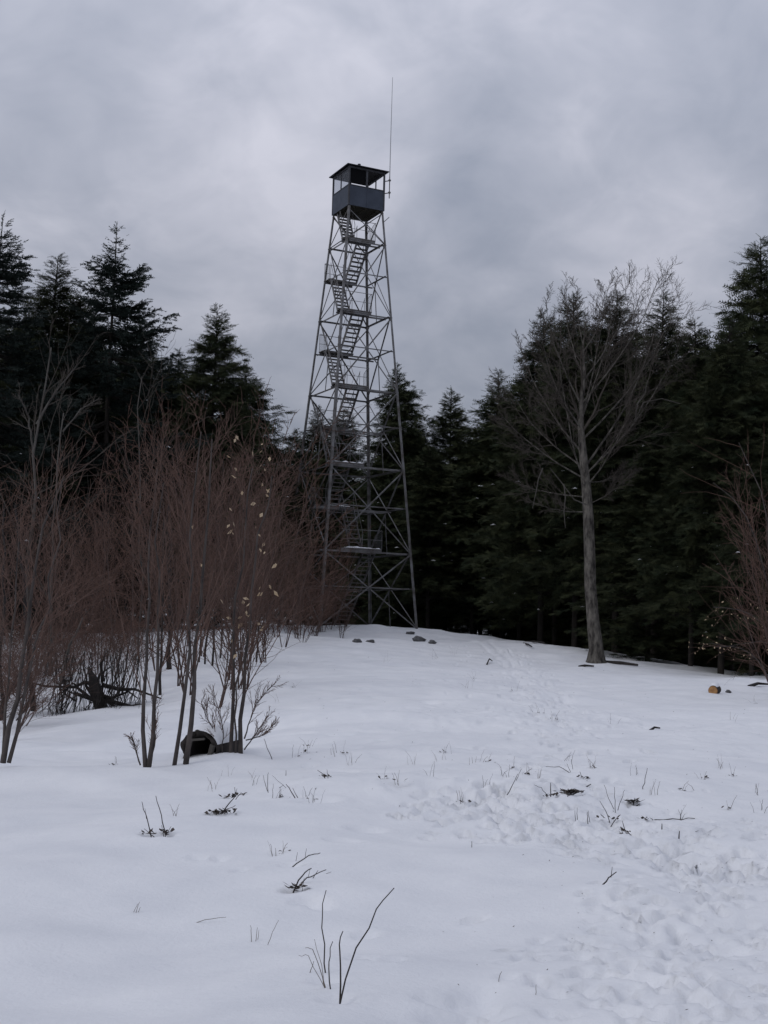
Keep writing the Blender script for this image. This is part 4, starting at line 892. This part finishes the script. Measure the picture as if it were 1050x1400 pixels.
stalks('dry_stalks', [([(207, 1141), (200, 1118), (196, 1106), (194, 1096)], .0042), ([(212, 1142), (204, 1139), (197, 1133)], .003), ([(201, 1120), (198, 1105)], .002)], 'dark bent stalk with a twiggy foot, first of two on the left snow', group=GST, debris=(12, .05), seed=6)
stalks('dry_stalks', [([(227, 1139), (220, 1114), (213, 1088)], .0045), ([(225, 1143), (221, 1128)], .003), ([(225, 1142), (234, 1130)], .003)], 'tall straight stalk slanting beside the bent one on the left snow', group=GST, debris=(16, .06), seed=7)
stalks('dead_branch', [([(302, 1113), (312, 1100), (322, 1088)], .006), ([(296, 1112), (310, 1106), (322, 1101)], .004), ([(318, 1094), (330, 1084)], .004), ([(322, 1090), (321, 1076)], .004)], 'tangle of dead twigs and dark leaves below the hollow log', group=GST, debris=(90, .11), seed=8)
stalks('dead_branch', [([(318, 1090), (330, 1089)], .004), ([(322, 1090), (324, 1078)], .003), ([(310, 1089), (320, 1088)], .004)], 'small dark leafy clump beside the dead twig tangle', group=GST, debris=(50, .08), seed=9)
stalks('dry_stalks', [([(367, 1082), (362, 1070), (360, 1060)], .003), ([(367, 1083), (366, 1060), (367, 1056)], .003)], 'two close upright stems between the tangle and the slanting twigs', group=GST, seed=10)
stalks('dead_branch', [([(405, 1091), (397, 1080), (391, 1072)], .005), ([(408, 1089), (400, 1077)], .0035), ([(378, 1077), (388, 1073)], .003), ([(394, 1077), (372, 1060)], .002), ([(391, 1060), (391, 1053)], .004)], 'slanting thin twigs lying together right of the tangle', group=GST, seed=11)
stalks('dry_stalks', [([(373, 1039), (366, 1024), (361, 1010)], .005), ([(368, 1040), (380, 1039), (390, 1038)], .012)], 'single slanting stalk over a short dark stick right of the leafy clump', group=GST, seed=12)
stalks('twig_sprig', [([(446, 1063), (440, 1057), (434, 1053)], .004), ([(449, 1063), (447, 1052)], .003), ([(443, 1060), (436, 1061)], .003)], 'small crouched dark sprig on the plain snow, mid field', group=GST, debris=(8, .04), seed=13)
stalks('dry_stalks', [([(345, 1287), (343, 1272), (342, 1265)], .002), ([(349, 1286), (352, 1268)], .002), ([(352, 1284), (354, 1272)], .0018)], 'three short fine stems in a tuft on the near snow', m=M_straw, group=GST, seed=14)
stalks('dry_stalks', [([(365, 1291), (372, 1275), (381, 1258)], .0018)], 'one faint slanting stem right of the short fine tuft', m=M_straw, group=GST, seed=15)
stalks('dry_stalks', [([(258, 1261), (280, 1257), (309, 1254)], .0022)], 'thin stem lying flat along the near snow', m=M_straw, group=GST, seed=16)
stalks('dry_stalks', [([(181, 1247), (188, 1236)], .002), ([(184, 1248), (191, 1233)], .002), ([(187, 1247), (192, 1240)], .002)], 'tiny tuft of short stems at the left of the near snow', m=M_straw, group=GST, seed=17)
stalks('twig_sprig', [([(821, 1209), (832, 1201), (843, 1192)], .0055), ([(835, 1199), (837, 1185)], .003)], 'forked dark twig lying on smooth snow before the trampled path', group=GST, seed=18)
stalks('dry_stalks', [([(834, 1122), (828, 1108), (820, 1095)], .0035), ([(835, 1127), (842, 1120), (848, 1114)], .004), ([(842, 1113), (841, 1095), (840, 1076)], .0032), ([(842, 1108), (832, 1092), (826, 1073)], .003), ([(844, 1108), (850, 1092), (854, 1080)], .003), ([(843, 1112), (838, 1108)], .003)], 'spreading bunch of fine stalks beside the trampled path', group=GST, debris=(14, .09), seed=19)
stalks('dry_stalks', [([(857, 1139), (853, 1130), (851, 1122)], .004), ([(863, 1139), (856, 1135), (848, 1132)], .004), ([(852, 1137), (848, 1130)], .003)], 'low dark tuft just below the spreading bunch of stalks', group=GST, debris=(10, .05), seed=20)
stalks('dead_branch', [([(884, 1121), (900, 1130), (920, 1140), (938, 1136), (950, 1142)], .005), ([(905, 1136), (905, 1126)], .006), ([(928, 1144), (929, 1136)], .006), ([(938, 1137), (955, 1140)], .003)], 'long jointed dead branch lying across the snow right of the stalks', group=GST, debris=(12, .06), seed=21)
stalks('leaf_clump', [([(780, 1085), (790, 1083), (797, 1082)], .006), ([(776, 1090), (777, 1078)], .004), ([(795, 1088), (797, 1100)], .003)], 'dark clump of dead leaves beside the trampled path', group=GST, debris=(110, .07), seed=22)
stalks('leaf_clump', [([(866, 1097), (868, 1091)], .006), ([(870, 1099), (875, 1099)], .005)], 'small black clump of dead leaves right of the bunch of stalks', group=GST, debris=(50, .05), seed=23)
stalks('dry_stalks', [([(753, 1088), (753, 1076), (753, 1070)], .005), ([(748, 1084), (740, 1077), (730, 1073)], .003)], 'short thick upright stem beside a curled twig, left of the leaf clump', group=GST, debris=(16, .05), seed=24)
stalks('twig_sprig', [([(693, 1084), (702, 1072), (708, 1058)], .004), ([(704, 1068), (713, 1051)], .003)], 'curved twig leaning among the stubble at mid field', group=GST, seed=25)
stalks('dry_stalks', [([(879, 1079), (882, 1065), (885, 1050)], .004)], 'single slanting stalk standing alone right of mid field', group=GST, seed=26)
stalks('dry_stalks', [([(787, 1125), (786, 1108)], .003), ([(790, 1124), (789, 1104)], .003)], 'two short straight stems on the trampled path, nearer the leaf clump', group=GST, seed=27)
stalks('dry_stalks', [([(804, 1126), (803, 1110)], .004), ([(807, 1124), (804, 1108)], .003)], 'two short stout stems on the trampled path, nearer the stalk bunch', group=GST, seed=28)
stalks('twig_sprig', [([(781, 1055), (765, 1048), (746, 1048)], .004), ([(781, 1055), (775, 1044)], .003), ([(784, 1053), (781, 1038)], .003)], 'twig curving flat over the snow with two upright shoots', group=GST, seed=29)
stalks('dead_branch', [([(795, 1064), (803, 1070), (807, 1073)], .006), ([(796, 1062), (793, 1055)], .004), ([(800, 1074), (808, 1072)], .007)], 'small dark broken twig above the leaf clump', group=GST, debris=(10, .05), seed=30)
stalks('dry_stalks', [([(645, 1158), (645, 1150)], .003)], 'tiny dark stub alone on smooth snow', group=GST, seed=31)
stalks('dry_stalks', [([(681, 1341), (683, 1334), (686, 1328)], .0018)], 'short fine stem on the near smooth snow, slanting', m=M_straw, group=GST, seed=32)
stalks('dry_stalks', [([(733, 1360), (733, 1346)], .0018)], 'short fine stem on the near smooth snow, upright', m=M_straw, group=GST, seed=33)
# short stubble: many alike little tufts
SL, SGp = 'small tuft of short dead stubble poking through the snow', 'stubble tufts across the snow field'
trng = np.random.default_rng(90)
for i, (px, py) in enumerate(SPOTS):
    st = []
    for k in range(trng.integers(2, 6)):
        fx, fy = px + trng.normal(0, 4), py + trng.normal(0, 1.2); hh = trng.uniform(7, 19) * (1.0 if py > 1020 else .8); ll = trng.normal(0, 5); st.append(([(fx, fy), (fx + ll * .45, fy - hh * .55), (fx + ll, fy - hh)], trng.uniform(.0011, .0024)))
    stalks('stubble_tuft', st, SL, 'plant', M_straw if trng.random() < .65 else M_stalk, SGp, debris=(5, .05) if trng.random() < .35 else None, seed=600 + i)
lrng = np.random.default_rng(95); V, F_ = [], []
for i in range(420):
    px, py = lrng.uniform(380, 1050), lrng.uniform(890, 1200) if lrng.random() < .85 else lrng.uniform(1200, 1390)
    if px < 600 and py > 1110: continue
    g = ground(px, py); a = lrng.uniform(0, 6.28); L = lrng.uniform(.003, .012) * (.4 + g[1] / 14); e = np.array([math.cos(a), math.sin(a), .25]) * L; f = np.array([-math.sin(a), math.cos(a), .15]) * L * .3; b = len(V); g = g + UP * .006
    V += [g - e, g + f, g + e, g - f]; F_ += [(b, b + 1, b + 2, b + 3)]
lit = mesh_arrays('snow_litter', np.array(V), np.array(F_), M_debris); tag(lit, 'scattered tiny bark and needle litter lying on the snow', 'litter', kind='stuff')
print('objects', len(bpy.data.objects))
